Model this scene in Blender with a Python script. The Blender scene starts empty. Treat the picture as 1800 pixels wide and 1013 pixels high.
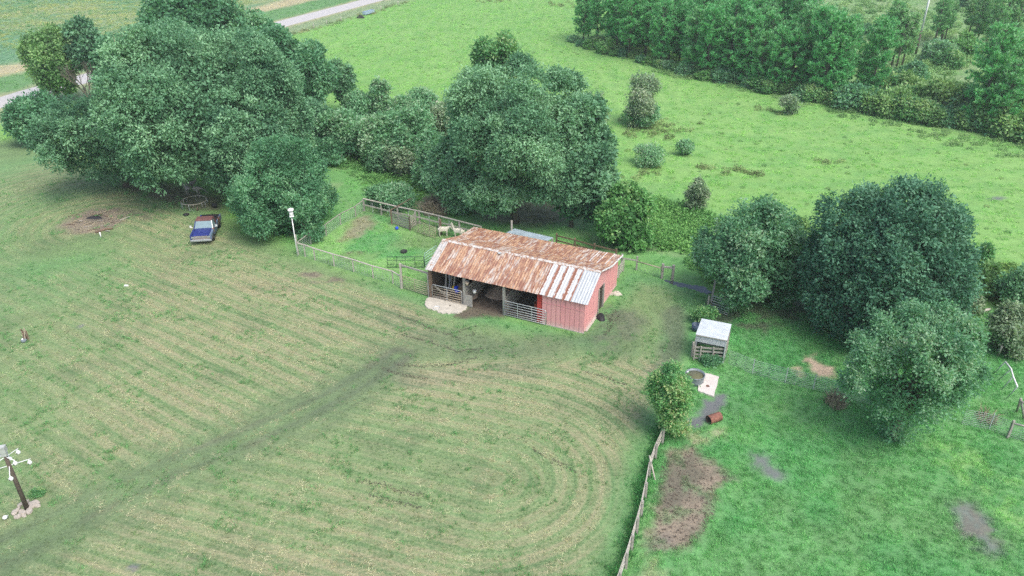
import bpy, math, random
import numpy as np
from mathutils import Vector, Matrix
rad = math.radians
SC = bpy.context.scene
COL = SC.collection

# ------------------------------------------------------------------ camera, sky, sun, exposure
FOC, PITCH, ALT = 1340.0, rad(28.9), 31.0
cam = bpy.data.cameras.new('camera'); camo = bpy.data.objects.new('camera', cam); COL.objects.link(camo)
camo.location = (0, 0, ALT); camo.rotation_euler = (rad(90) - PITCH, 0, 0)
cam.sensor_width = 36; cam.lens = 36 * FOC / 1800; cam.clip_end = 3000; cam.clip_start = 0.5
SC.camera = camo
SUN_EL, SUN_AZ = 58, 138          # azimuth measured from +Y towards +X
W = bpy.data.worlds.new('World'); SC.world = W; W.use_nodes = True
nt = W.node_tree; nt.nodes.clear()
sky = nt.nodes.new('ShaderNodeTexSky'); sky.sky_type = 'NISHITA'; sky.sun_disc = False
sky.sun_elevation = rad(SUN_EL); sky.sun_rotation = rad(SUN_AZ)
sky.air_density = 1.0; sky.dust_density = 4.0; sky.ozone_density = 1.0
bg = nt.nodes.new('ShaderNodeBackground'); bg.inputs[1].default_value = 0.15
wo = nt.nodes.new('ShaderNodeOutputWorld')
nt.links.new(sky.outputs[0], bg.inputs[0]); nt.links.new(bg.outputs[0], wo.inputs[0])
sl = bpy.data.lights.new('sun', 'SUN'); sl.energy = 1.35; sl.angle = rad(38); sl.color = (1.0, 0.97, 0.92)
so = bpy.data.objects.new('sun', sl); COL.objects.link(so)
sd = Vector((math.sin(rad(SUN_AZ)) * math.cos(rad(SUN_EL)), math.cos(rad(SUN_AZ)) * math.cos(rad(SUN_EL)), math.sin(rad(SUN_EL))))
so.rotation_euler = sd.to_track_quat('Z', 'Y').to_euler(); so.location = (30, 30, 60)
SC.view_settings.view_transform = 'Standard'; SC.view_settings.look = 'None'
SC.view_settings.exposure = 0.74; SC.view_settings.gamma = 1; SC.view_settings.use_curve_mapping = False
SC.render.engine = 'CYCLES'
SC.cycles.max_bounces = 6; SC.cycles.diffuse_bounces = 3; SC.cycles.glossy_bounces = 2
SC.cycles.transmission_bounces = 3; SC.cycles.transparent_max_bounces = 4
SC.cycles.use_denoising = False; SC.cycles.volume_bounces = 0
LIFT_DENSITY = 0.00045  # density of the added volume that lifts dark tones

# ------------------------------------------------------------------ site survey: bearing read off the drone frame -> metres
cT, sT = math.cos(PITCH), math.sin(PITCH)
def g(px, py, z=0.0):
    X = (px - 900) / FOC; Y = -(py - 506.5) / FOC
    dy = cT + Y * sT; dz = -sT + Y * cT
    t = (z - ALT) / dz
    return Vector((X * t, dy * t, z))
def depth_of(p): return p.y * cT - (p.z - ALT) * sT
def G(pts): return [(g(a, b).x, g(a, b).y) for a, b in pts]

# ------------------------------------------------------------------ noise and polygons in numpy
def _h(ix, iy, s):
    n = (ix.astype(np.int64) * 374761393 + iy.astype(np.int64) * 668265263 + s * 1442695041) & 0x7fffffff
    n = ((n ^ (n >> 13)) * 1274126177) & 0x7fffffff
    return ((n ^ (n >> 16)) & 0xffff) / 65535.0
def vnoise(x, y, s=0):
    ix = np.floor(x); iy = np.floor(y); fx = x - ix; fy = y - iy
    fx = fx * fx * (3 - 2 * fx); fy = fy * fy * (3 - 2 * fy)
    ix = ix.astype(np.int64); iy = iy.astype(np.int64)
    a = _h(ix, iy, s); b = _h(ix + 1, iy, s); c = _h(ix, iy + 1, s); d = _h(ix + 1, iy + 1, s)
    return (a * (1 - fx) + b * fx) * (1 - fy) + (c * (1 - fx) + d * fx) * fy
def fbm(x, y, s=0, o=4):
    t = 0; a = 0.5; w = 0
    for k in range(o):
        t = t + a * vnoise(x, y, s + k * 17); w += a; a *= 0.5
        x = x * 2.03 + 5.1; y = y * 2.03 + 1.7
    return t / w
def sdf(poly, X, Y):
    d = np.full(X.shape, 1e9); ins = np.zeros(X.shape, bool); n = len(poly)
    for i in range(n):
        ax, ay = poly[i]; bx, by = poly[(i + 1) % n]
        ex, ey = bx - ax, by - ay; L = ex * ex + ey * ey + 1e-9
        t = np.clip(((X - ax) * ex + (Y - ay) * ey) / L, 0, 1)
        d = np.minimum(d, (X - ax - t * ex) ** 2 + (Y - ay - t * ey) ** 2)
        c = ((ay > Y) != (by > Y)) & (X < (bx - ax) * (Y - ay) / (by - ay + 1e-12) + ax)
        ins ^= c
    d = np.sqrt(d)
    return np.where(ins, -d, d)
def pld(pts, X, Y):
    d = np.full(X.shape, 1e9)
    for (ax, ay), (bx, by) in zip(pts[:-1], pts[1:]):
        ex, ey = bx - ax, by - ay; L = ex * ex + ey * ey + 1e-9
        t = np.clip(((X - ax) * ex + (Y - ay) * ey) / L, 0, 1)
        d = np.minimum(d, (X - ax - t * ex) ** 2 + (Y - ay - t * ey) ** 2)
    return np.sqrt(d)
def ss(a, b, x):
    t = np.clip((x - a) / (b - a), 0, 1); return t * t * (3 - 2 * t)

# ------------------------------------------------------------------ materials
class M:
    def __init__(s, name):
        s.m = bpy.data.materials.new(name); s.m.use_nodes = True; s.t = s.m.node_tree
        s.b = s.t.nodes['Principled BSDF']; s.out = s.t.nodes['Material Output']
        s.b.inputs['Specular IOR Level'].default_value = 0.3
    def n(s, typ, **kw):
        nd = s.t.nodes.new(typ)
        for k, v in kw.items(): setattr(nd, k, v)
        return nd
    def l(s, a, b): s.t.links.new(a, b)
    def noise(s, vec, scale, detail=4, rough=0.6, dist=0.0):
        nd = s.n('ShaderNodeTexNoise'); nd.inputs['Scale'].default_value = scale
        nd.inputs['Detail'].default_value = detail; nd.inputs['Roughness'].default_value = rough
        nd.inputs['Distortion'].default_value = dist
        if vec is not None: s.l(vec, nd.inputs['Vector'])
        return nd.outputs['Fac']
    def ramp(s, fac, stops):
        r = s.n('ShaderNodeValToRGB'); e = r.color_ramp.elements
        while len(e) < len(stops): e.new(0.5)
        for i, (p, c) in enumerate(stops):
            e[i].position = p; e[i].color = (*c, 1) if len(c) == 3 else c
        s.l(fac, r.inputs[0]); return r.outputs[0]
    def mix(s, fac, a, b, mode='MIX'):
        m = s.n('ShaderNodeMix'); m.data_type = 'RGBA'; m.blend_type = mode; m.clamp_factor = True
        for sock, v in ((m.inputs[0], fac), (m.inputs[6], a), (m.inputs[7], b)):
            if isinstance(v, (int, float)): sock.default_value = v
            elif isinstance(v, tuple): sock.default_value = (*v, 1)
            else: s.l(v, sock)
        return m.outputs[2]
    def math(s, op, a, b=0.0, c=None):
        m = s.n('ShaderNodeMath', operation=op)
        for i, v in enumerate((a, b, c)):
            if v is None: continue
            if isinstance(v, (int, float)): m.inputs[i].default_value = v
            else: s.l(v, m.inputs[i])
        return m.outputs[0]
    def coord(s, which='Object'):
        return s.n('ShaderNodeTexCoord').outputs[which]
    def mapv(s, vec, scale):
        m = s.n('ShaderNodeMapping'); m.inputs['Scale'].default_value = scale; s.l(vec, m.inputs['Vector']); return m.outputs[0]
    def bump(s, h, strength=0.4, dist=0.02):
        b = s.n('ShaderNodeBump'); b.inputs['Strength'].default_value = strength; b.inputs['Distance'].default_value = dist
        s.l(h, b.inputs['Height']); s.l(b.outputs[0], s.b.inputs['Normal'])
    def base(s, c): s.l(c, s.b.inputs['Base Color'])

def simple(name, col, rough=0.7, metal=0.0, var=0.35, scale=6.0, spec=0.3, dirt=None, dirt_amt=0.5):
    m = M(name); v = m.coord()
    f = m.noise(v, scale, 5)
    lo = tuple(c * (1 - var) for c in col); hi = tuple(min(1, c * (1 + var)) for c in col)
    c = m.ramp(f, [(0.3, lo), (0.7, hi)])
    if dirt:
        d = m.noise(v, scale * 0.5, 6, 0.7); d = m.math('GREATER_THAN', d, 1 - dirt_amt)
        c = m.mix(d, c, dirt)
    m.base(c); m.b.inputs['Roughness'].default_value = rough; m.b.inputs['Metallic'].default_value = metal
    m.b.inputs['Specular IOR Level'].default_value = spec
    return m.m

LEAF_GAIN = 2.5
def leaf_mat(name, dark, mid, light, trans=0.25, rough=0.5, spec=0.35):
    m = M(name); trans = trans + .14
    dark, mid, light = [tuple(min(.6, k * LEAF_GAIN) for k in c) for c in (dark, mid, light)]
    a = m.n('ShaderNodeAttribute', attribute_name='tint').outputs['Fac']
    oi = m.n('ShaderNodeObjectInfo').outputs['Random']
    a2 = m.math('ADD', a, m.math('MULTIPLY', m.math('SUBTRACT', oi, 0.5), 0.22))
    c = m.ramp(a2, [(0.1, dark), (0.5, mid), (0.95, light)])
    m.base(c); m.b.inputs['Roughness'].default_value = rough; m.b.inputs['Specular IOR Level'].default_value = spec
    tr = m.n('ShaderNodeBsdfTranslucent'); m.l(m.mix(1.0, c, (1.0, 1.0, 0.6), 'MULTIPLY'), tr.inputs['Color'])
    mx = m.n('ShaderNodeMixShader'); mx.inputs[0].default_value = trans
    m.l(m.b.outputs[0], mx.inputs[1]); m.l(tr.outputs[0], mx.inputs[2]); m.l(mx.outputs[0], m.out.inputs[0])
    return m.m

TUFT_GAIN = 1.3
def inst_mat(name, rough=0.7, trans=0.25):
    m = M(name)
    a = m.n('ShaderNodeAttribute', attribute_name='tcol'); a.attribute_type = 'INSTANCER'
    t = m.n('ShaderNodeAttribute', attribute_name='tint').outputs['Fac']
    k = m.math('MULTIPLY_ADD', t, 0.9, TUFT_GAIN)
    c = m.n('ShaderNodeVectorMath', operation='SCALE'); m.l(a.outputs['Color'], c.inputs[0]); m.l(k, c.inputs['Scale'])
    c = c.outputs[0]
    m.base(c); m.b.inputs['Roughness'].default_value = rough; m.b.inputs['Specular IOR Level'].default_value = 0.2
    tr = m.n('ShaderNodeBsdfTranslucent'); m.l(c, tr.inputs['Color'])
    mx = m.n('ShaderNodeMixShader'); mx.inputs[0].default_value = trans
    m.l(m.b.outputs[0], mx.inputs[1]); m.l(tr.outputs[0], mx.inputs[2]); m.l(mx.outputs[0], m.out.inputs[0])
    return m.m

def wood_mat(name, col, col2, sc=(3, 3, 3)):
    m = M(name); oi = m.n('ShaderNodeObjectInfo').outputs['Random']
    v = m.mapv(m.coord(), sc)
    va = m.n('ShaderNodeVectorMath', operation='ADD'); m.l(v, va.inputs[0])
    cb = m.n('ShaderNodeCombineXYZ'); k = m.math('MULTIPLY', oi, 31.0); m.l(k, cb.inputs[0]); m.l(k, cb.inputs[2]); m.l(cb.outputs[0], va.inputs[1])
    f = m.noise(va.outputs[0], 2.0, 6, 0.7)
    c = m.ramp(f, [(0.3, col2), (0.62, col)])
    c = m.mix(m.math('MULTIPLY', oi, 0.3), c, col2)
    m.base(c); m.b.inputs['Roughness'].default_value = 0.85
    m.bump(f, 0.3, 0.01)
    return m.m

def rust_tin(name, mode):
    """mode 0: rusty orange brown tin, mode 1: white paint peeling along the seams, mode 2: galvanised grey"""
    m = M(name); oi = m.n('ShaderNodeObjectInfo').outputs['Random']
    co = m.coord()
    va = m.n('ShaderNodeVectorMath', operation='ADD'); m.l(co, va.inputs[0])
    cb = m.n('ShaderNodeCombineXYZ'); m.l(m.math('MULTIPLY', oi, 57.0), cb.inputs[0]); m.l(m.math('MULTIPLY', oi, 23.0), cb.inputs[1]); m.l(cb.outputs[0], va.inputs[1])
    v = va.outputs[0]
    streak = m.noise(m.mapv(v, (5.0, 0.9, 1.0)), 1.0, 6, 0.7)
    fine = m.noise(m.mapv(v, (9, 4, 4)), 1.5, 6, 0.75)
    if mode == 0:
        c = m.ramp(fine, [(0.30, (0.22, 0.110, 0.072)), (0.44, (0.37, 0.195, 0.115)), (0.54, (0.49, 0.315, 0.195)), (0.68, (0.57, 0.45, 0.34))])
        sp = m.noise(m.mapv(v, (3.0, .8, 1)), 1.0, 5, 0.6)
        c = m.mix(m.ramp(sp, [(0.43, (0, 0, 0)), (0.56, (0.8, 0.8, 0.8))]), c, (0.225, 0.098, 0.072))
        pale = m.noise(m.mapv(v, (5.0, 1.2, 1)), 1.0, 5, 0.65)
        thr = m.math('ADD', pale, m.math('MULTIPLY', m.math('SUBTRACT', oi, 0.5), 0.16))
        c = m.mix(m.ramp(thr, [(0.52, (0, 0, 0)), (0.64, (0.8, 0.8, 0.8))]), c, (0.52, 0.48, 0.43))
    elif mode == 1:
        sx = m.n('ShaderNodeSeparateXYZ'); m.l(co, sx.inputs[0])
        edge = m.math('ABSOLUTE', sx.outputs[0])                        # distance from the middle of the sheet
        e = m.math('ADD', edge, m.math('MULTIPLY', m.math('SUBTRACT', m.noise(m.mapv(v, (3, 2.2, 1)), 2.0, 6, 0.7), 0.5), 0.52))
        c = m.mix(m.ramp(m.math('ADD', e, m.math('MULTIPLY', m.math('SUBTRACT', oi, .5), .1)), [(0.185, (0, 0, 0)), (0.225, (1, 1, 1))]), (0.52, 0.53, 0.52), (0.27, 0.125, 0.085))
    else:
        c = m.ramp(streak, [(0.3, (0.40, 0.43, 0.445)), (0.7, (0.54, 0.565, 0.575))])
    m.base(c); m.b.inputs['Roughness'].default_value = 0.55; m.b.inputs['Metallic'].default_value = 0.0 if mode < 2 else 0.15
    m.bump(fine, 0.2, 0.01)
    return m.m

MAT = {}
MAT['rust'] = rust_tin('rusty_tin', 0); MAT['whitetin'] = rust_tin('peeling_white_tin', 1); MAT['galv'] = rust_tin('galvanised_tin', 2)
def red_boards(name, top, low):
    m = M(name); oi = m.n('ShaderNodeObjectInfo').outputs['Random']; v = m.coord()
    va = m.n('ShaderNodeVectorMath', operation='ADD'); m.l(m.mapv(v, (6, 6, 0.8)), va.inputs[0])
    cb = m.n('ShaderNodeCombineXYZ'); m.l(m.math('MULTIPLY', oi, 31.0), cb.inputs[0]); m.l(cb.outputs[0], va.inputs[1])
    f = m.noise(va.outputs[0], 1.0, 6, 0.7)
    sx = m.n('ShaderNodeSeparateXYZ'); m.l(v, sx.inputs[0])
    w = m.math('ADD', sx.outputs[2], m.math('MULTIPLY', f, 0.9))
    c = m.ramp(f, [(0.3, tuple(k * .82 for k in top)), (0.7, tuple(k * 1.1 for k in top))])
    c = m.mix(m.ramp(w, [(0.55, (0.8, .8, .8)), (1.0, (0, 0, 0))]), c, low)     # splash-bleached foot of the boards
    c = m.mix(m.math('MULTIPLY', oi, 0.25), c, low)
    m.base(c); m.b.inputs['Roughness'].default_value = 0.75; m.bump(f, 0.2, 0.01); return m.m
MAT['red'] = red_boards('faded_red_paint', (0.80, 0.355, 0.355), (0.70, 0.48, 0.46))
MAT['redtrim'] = simple('bright_red_paint', (0.50, 0.06, 0.05), 0.6)
MAT['greywood'] = wood_mat('weathered_grey_wood', (0.42, 0.41, 0.37), (0.24, 0.22, 0.19))
MAT['palewood'] = wood_mat('pale_wood', (0.52, 0.50, 0.44), (0.34, 0.31, 0.26))
MAT['brownwood'] = wood_mat('brown_wood', (0.24, 0.17, 0.12), (0.12, 0.08, 0.055))
MAT['darkwood'] = wood_mat('dark_wood', (0.14, 0.115, 0.09), (0.07, 0.055, 0.045))
MAT['bark'] = wood_mat('bark', (0.16, 0.14, 0.115), (0.07, 0.06, 0.05), (2, 2, .6))
MAT['palebark'] = wood_mat('pale_bark', (0.42, 0.40, 0.36), (0.22, 0.2, 0.18), (2, 2, .6))
MAT['pipe'] = simple('galvanised_pipe', (0.50, 0.53, 0.54), 0.45, 0.2, 0.2)
MAT['tanpipe'] = simple('rusty_tan_pipe', (0.42, 0.36, 0.27), 0.6, 0.0, 0.3)
MAT['greenpipe'] = simple('dark_green_pipe', (0.06, 0.10, 0.07), 0.55)
MAT['tealpipe'] = simple('teal_pipe', (0.35, 0.55, 0.50), 0.5)
MAT['wire'] = simple('fence_wire', (0.38, 0.44, 0.43), 0.5, 0.2)
MAT['white'] = simple('white_paint', (0.78, 0.79, 0.78), 0.5, 0, 0.08)
MAT['concrete'] = simple('pale_concrete', (0.50, 0.47, 0.40), 0.9, 0, 0.18, 2.5)
MAT['slab'] = simple('white_concrete', (0.60, 0.555, 0.515), 0.9, 0, 0.08, 3.0)
MAT['asphalt'] = simple('worn_asphalt', (0.46, 0.45, 0.44), 0.9, 0, 0.08, 1.5)
MAT['mud'] = simple('wet_mud', (0.11, 0.11, 0.115), 0.28, 0, 0.45, 3.0, 0.5)
MAT['soil'] = simple('trampled_soil', (0.10, 0.08, 0.06), 0.95, 0, 0.5, 2.0)
MAT['tan_soil'] = simple('tan_sand', (0.34, 0.26, 0.19), 0.95, 0, 0.3, 3.0)
MAT['black'] = simple('black_rubber', (0.025, 0.025, 0.028), 0.7)
MAT['stone'] = simple('field_stone', (0.40, 0.36, 0.31), 0.9, 0, 0.3, 4)
MAT['char'] = simple('charcoal', (0.03, 0.03, 0.035), 0.95, 0, .5, 9)
MAT['drygrass'] = simple('dry_twigs', (0.30, 0.26, 0.18), 0.9, 0, .4, 4)
MAT['redtwig'] = simple('rust_brown_twigs', (0.22, 0.10, 0.06), 0.9, 0, .4, 4)
MAT['rustdrum'] = simple('rust_red_steel', (0.25, 0.115, 0.085), 0.75, 0.1, .35, 5, 0.3, (0.12, 0.06, 0.045), 0.42)
MAT['blue'] = simple('blue_plastic', (0.02, 0.07, 0.62), 0.35, 0, .1)
MAT['yellow'] = simple('yellow_plastic', (0.7, 0.5, 0.04), 0.4, 0, .1)
MAT['redp'] = simple('red_plastic', (0.5, 0.05, 0.04), 0.4, 0, .1)
MAT['orange'] = simple('orange_plastic', (0.55, 0.12, 0.06), 0.45, 0, .15)
MAT['bluepaint'] = simple('faded_blue_paint', (0.030, 0.042, 0.20), 0.3, 0, .25, 3, 0.5)
MAT['maroon'] = simple('rusted_maroon_roof', (0.15, 0.070, 0.066), 0.8, 0, .3, 4)
MAT['sidepaint'] = simple('patched_side_paint', (0.14, 0.20, 0.30), 0.5, 0, .2, 2.5, .4, (0.22, 0.09, 0.06), 0.46)
MAT['chrome'] = simple('dull_chrome', (0.42, 0.45, 0.46), 0.35, 0.4, .15)
MAT['glass'] = simple('hazy_glass', (0.20, 0.29, 0.32), 0.08, 0, .15, 2, 0.7)
MAT['grille'] = simple('grey_grille', (0.30, 0.27, 0.25), 0.6, 0, .4, 14)
MAT['wool'] = simple('cream_wool', (0.60, 0.56, 0.47), 0.95, 0, .12, 12)
MAT['feather'] = simple('grey_feathers', (0.30, 0.29, 0.27), 0.95, 0, .35, 9)
MAT['skin'] = simple('dark_hide', (0.12, 0.10, 0.09), 0.8)
MAT['brown'] = simple('rusty_brown_iron', (0.17, 0.10, 0.075), 0.8, 0, .4, 9)
m_ = M('pond_water'); m_.b.inputs['Base Color'].default_value = (0.05, 0.06, 0.055, 1); m_.b.inputs['Roughness'].default_value = 0.06
m_.b.inputs['Specular IOR Level'].default_value = 0.6; m_.bump(m_.noise(m_.coord(), 3, 2), 0.05, 0.02); MAT['water'] = m_.m
m_ = M('tank_water'); m_.b.inputs['Base Color'].default_value = (0.14, 0.14, 0.075, 1); m_.b.inputs['Roughness'].default_value = 0.08; MAT['tankwater'] = m_.m
MAT['paletin'] = simple('chalky_old_tin', (0.47, 0.45, 0.43), .7, 0, .22, 4, .3, (0.36, 0.25, 0.18), .42)
MAT['leantin'] = simple('blue_grey_tin', (0.30, 0.38, 0.42), .5, .15, .2, 3)
MAT['galvpale'] = simple('bright_galvanised_tin', (0.50, 0.55, 0.575), .45, .1, .14, 2.5)
MAT['darkgalv'] = simple('dull_galvanised', (0.22, 0.26, 0.28), .5, .2, .2)
MAT['darkblue'] = simple('dark_blue_plastic', (0.05, 0.08, 0.13), .5)
MAT['galvblue'] = simple('blue_grey_metal', (0.36, 0.46, 0.58), .45, .1, .15)
MAT['boxgrey'] = simple('grey_box_paint', (0.42, 0.44, 0.42), .7, 0, .2, 3)
# foliage
MAT['oak'] = leaf_mat('live_oak_leaf', (0.028, 0.076, 0.042), (0.068, 0.150, 0.082), (0.130, 0.228, 0.132), .18, .55, .3)
MAT['darkoak'] = leaf_mat('dark_oak_leaf', (0.017, 0.056, 0.034), (0.040, 0.106, 0.064), (0.090, 0.180, 0.112), .18, .55, .3)
MAT['pecan'] = leaf_mat('broad_green_leaf', (0.030, 0.085, 0.044), (0.062, 0.158, 0.082), (0.140, 0.255, 0.140), .28)
MAT['bright'] = leaf_mat('fresh_green_leaf', (0.034, 0.098, 0.038), (0.072, 0.180, 0.072), (0.175, 0.300, 0.115), .32)
MAT['paleleaf'] = leaf_mat('pale_broad_leaf', (0.036, 0.098, 0.054), (0.080, 0.182, 0.098), (0.175, 0.290, 0.165), .3)
MAT['fresh'] = leaf_mat('yellow_green_leaf', (0.040, 0.115, 0.045), (0.092, 0.215, 0.082), (0.225, 0.345, 0.125), .35)
MAT['vine'] = leaf_mat('vine_leaf', (0.036, 0.100, 0.034), (0.078, 0.190, 0.062), (0.165, 0.300, 0.105), .3)
MAT['scrub'] = leaf_mat('scrub_leaf', (0.044, 0.108, 0.056), (0.092, 0.200, 0.104), (0.180, 0.300, 0.165), .25)
MAT['willow'] = leaf_mat('grey_green_leaf', (0.062, 0.105, 0.062), (0.125, 0.182, 0.112), (0.22, 0.28, 0.18), .25)
MAT['lilac'] = leaf_mat('grey_mauve_leaf', (0.072, 0.085, 0.068), (0.135, 0.155, 0.122), (0.21, 0.235, 0.185), .2)
MAT['olive'] = leaf_mat('olive_leaf', (0.038, 0.090, 0.032), (0.082, 0.162, 0.058), (0.160, 0.250, 0.100), .25)
MAT['pine'] = leaf_mat('pine_needles', (0.026, 0.108, 0.040), (0.062, 0.228, 0.080), (0.130, 0.330, 0.128), .2)
MAT['needle2'] = leaf_mat('pale_pine_needles', (0.045, 0.125, 0.050), (0.090, 0.225, 0.090), (0.165, 0.330, 0.14), .2)
MAT['tuft'] = inst_mat('grass_blades')
MAT['weedleaf'] = inst_mat('weed_leaves', 0.6, .25)

# ------------------------------------------------------------------ object helpers
def tag(o, label=None, cat=None, group=None, kind=None):
    if label: o['label'] = label
    if cat: o['category'] = cat
    if group: o['group'] = group
    if kind: o['kind'] = kind
    return o
def thing(name, loc, label, cat, group=None, rz=0.0):
    o = bpy.data.objects.new(name, None); o.empty_display_size = 0.3
    o.location = loc; o.rotation_euler = (0, 0, rz); COL.objects.link(o)
    return tag(o, label, cat, group)
class MB:
    def __init__(s): s.v = []; s.f = []
    def _add(s, vs, fs):
        o = len(s.v); s.v += [tuple(v) for v in vs]; s.f += [tuple(i + o for i in f) for f in fs]; return s
    def box(s, c, size, rot=None):
        x, y, z = (k / 2 for k in size); c = Vector(c)
        vs = [Vector(p) for p in ((-x, -y, -z), (x, -y, -z), (x, y, -z), (-x, y, -z), (-x, -y, z), (x, -y, z), (x, y, z), (-x, y, z))]
        if rot is not None: vs = [rot @ v for v in vs]
        return s._add([v + c for v in vs], [(0, 3, 2, 1), (4, 5, 6, 7), (0, 1, 5, 4), (1, 2, 6, 5), (2, 3, 7, 6), (3, 0, 4, 7)])
    def bar(s, a, b, w, h, up=(0, 0, 1)):
        a = Vector(a); b = Vector(b); d = (b - a); L = d.length; d.normalize(); u = Vector(up)
        sd_ = d.cross(u)
        if sd_.length < 1e-3: sd_ = d.cross(Vector((1, 0, 0)))
        sd_.normalize(); u = sd_.cross(d)
        R = Matrix((sd_, d, u)).transposed()
        return s.box((a + b) / 2, (w, L, h), R)
    def path(s, pts, rs, n=6, cap=True):
        pts = [Vector(p) for p in pts]; rs = [rs] * len(pts) if isinstance(rs, (int, float)) else rs
        o = len(s.v); ref = Vector((0.31, 0.17, 0.94))
        for i, p in enumerate(pts):
            d = (pts[min(i + 1, len(pts) - 1)] - pts[max(i - 1, 0)]).normalized()
            a = d.cross(ref)
            if a.length < 0.1: a = d.cross(Vector((1, 0, 0)))
            a.normalize(); b = d.cross(a)
            for k in range(n):
                t = 2 * math.pi * k / n; s.v.append(tuple(p + rs[i] * (math.cos(t) * a + math.sin(t) * b)))
        for i in range(len(pts) - 1):
            for k in range(n):
                k2 = (k + 1) % n; s.f.append((o + i * n + k, o + i * n + k2, o + (i + 1) * n + k2, o + (i + 1) * n + k))
        if cap:
            s.f.append(tuple(o + k for k in range(n))[::-1]); e = o + (len(pts) - 1) * n; s.f.append(tuple(e + k for k in range(n)))
        return s
    def lathe(s, prof, c=(0, 0, 0), n=16, rot=None, cap=True):
        o = len(s.v); c = Vector(c)
        for r, z in prof:
            for k in range(n):
                t = 2 * math.pi * k / n; p = Vector((r * math.cos(t), r * math.sin(t), z))
                if rot is not None: p = rot @ p
                s.v.append(tuple(p + c))
        for i in range(len(prof) - 1):
            for k in range(n):
                k2 = (k + 1) % n; s.f.append((o + i * n + k, o + i * n + k2, o + (i + 1) * n + k2, o + (i + 1) * n + k))
        if cap:
            s.f.append(tuple(o + k for k in range(n))[::-1]); e = o + (len(prof) - 1) * n; s.f.append(tuple(e + k for k in range(n)))
        return s
    def prism(s, poly, z0, z1):
        n = len(poly); vs = [(x, y, z0) for x, y in poly] + [(x, y, z1) for x, y in poly]
        fs = [tuple(range(n))[::-1], tuple(range(n, 2 * n))] + [(i, (i + 1) % n, n + (i + 1) % n, n + i) for i in range(n)]
        return s._add(vs, fs)
    def hexa(s, vs):   # 8 corners: bottom 4, top 4
        return s._add(vs, [(0, 3, 2, 1), (4, 5, 6, 7), (0, 1, 5, 4), (1, 2, 6, 5), (2, 3, 7, 6), (3, 0, 4, 7)])
    def mesh(s, name, mat, smooth=False, off=None):
        me = bpy.data.meshes.new(name)
        vs = s.v if off is None else [(v[0] - off[0], v[1] - off[1], v[2] - off[2]) for v in s.v]
        me.from_pydata(vs, [], s.f); me.materials.append(MAT[mat] if isinstance(mat, str) else mat)
        if smooth: me.polygons.foreach_set('use_smooth', [True] * len(me.polygons))
        me.update(); return me
    def build(s, name, mat, parent=None, smooth=False, world=False):
        off = parent.location if (parent is not None and world) else None
        return link(name, s.mesh(name, mat, smooth, off), parent)
def link(name, me, parent=None, loc=None):
    o = bpy.data.objects.new(name, me); COL.objects.link(o)
    if parent is not None: o.parent = parent
    if loc is not None: o.location = loc
    return o
def bevel(o, w=0.02, seg=2):
    b = o.modifiers.new('bevel', 'BEVEL'); b.width = w; b.segments = seg; b.limit_method = 'ANGLE'; return o
KIDS = {}
def dup(root, loc, rz=0.0, scale=None, label=None, cat=None, group=None):
    r = root.copy(); COL.objects.link(r); r.location = loc; r.rotation_euler = (0, 0, rz)
    if scale is not None: r.scale = scale
    if label: r['label'] = label
    if cat: r['category'] = cat
    if group: r['group'] = group
    for ch in root.children:
        c = ch.copy(); COL.objects.link(c); c.parent = r
        for d in ch.children:
            e = d.copy(); COL.objects.link(e); e.parent = c
    return r
def facemesh(name, V, Fq, mat, tint=None):
    me = bpy.data.meshes.new(name); nv = len(V); nf, k = Fq.shape
    me.vertices.add(nv); me.vertices.foreach_set('co', V.astype(np.float32).ravel())
    me.loops.add(nf * k); me.loops.foreach_set('vertex_index', Fq.astype(np.int32).ravel())
    me.polygons.add(nf); me.polygons.foreach_set('loop_start', np.arange(0, nf * k, k, dtype=np.int32))
    me.polygons.foreach_set('loop_total', np.full(nf, k, np.int32))
    if tint is not None:
        a = me.attributes.new('tint', 'FLOAT', 'FACE'); a.data.foreach_set('value', np.clip(tint, 0, 1).astype(np.float32))
    me.materials.append(MAT[mat] if isinstance(mat, str) else mat); me.update(calc_edges=True); return me
def unit(a): return a / (np.linalg.norm(a, axis=-1, keepdims=True) + 1e-9)

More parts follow.
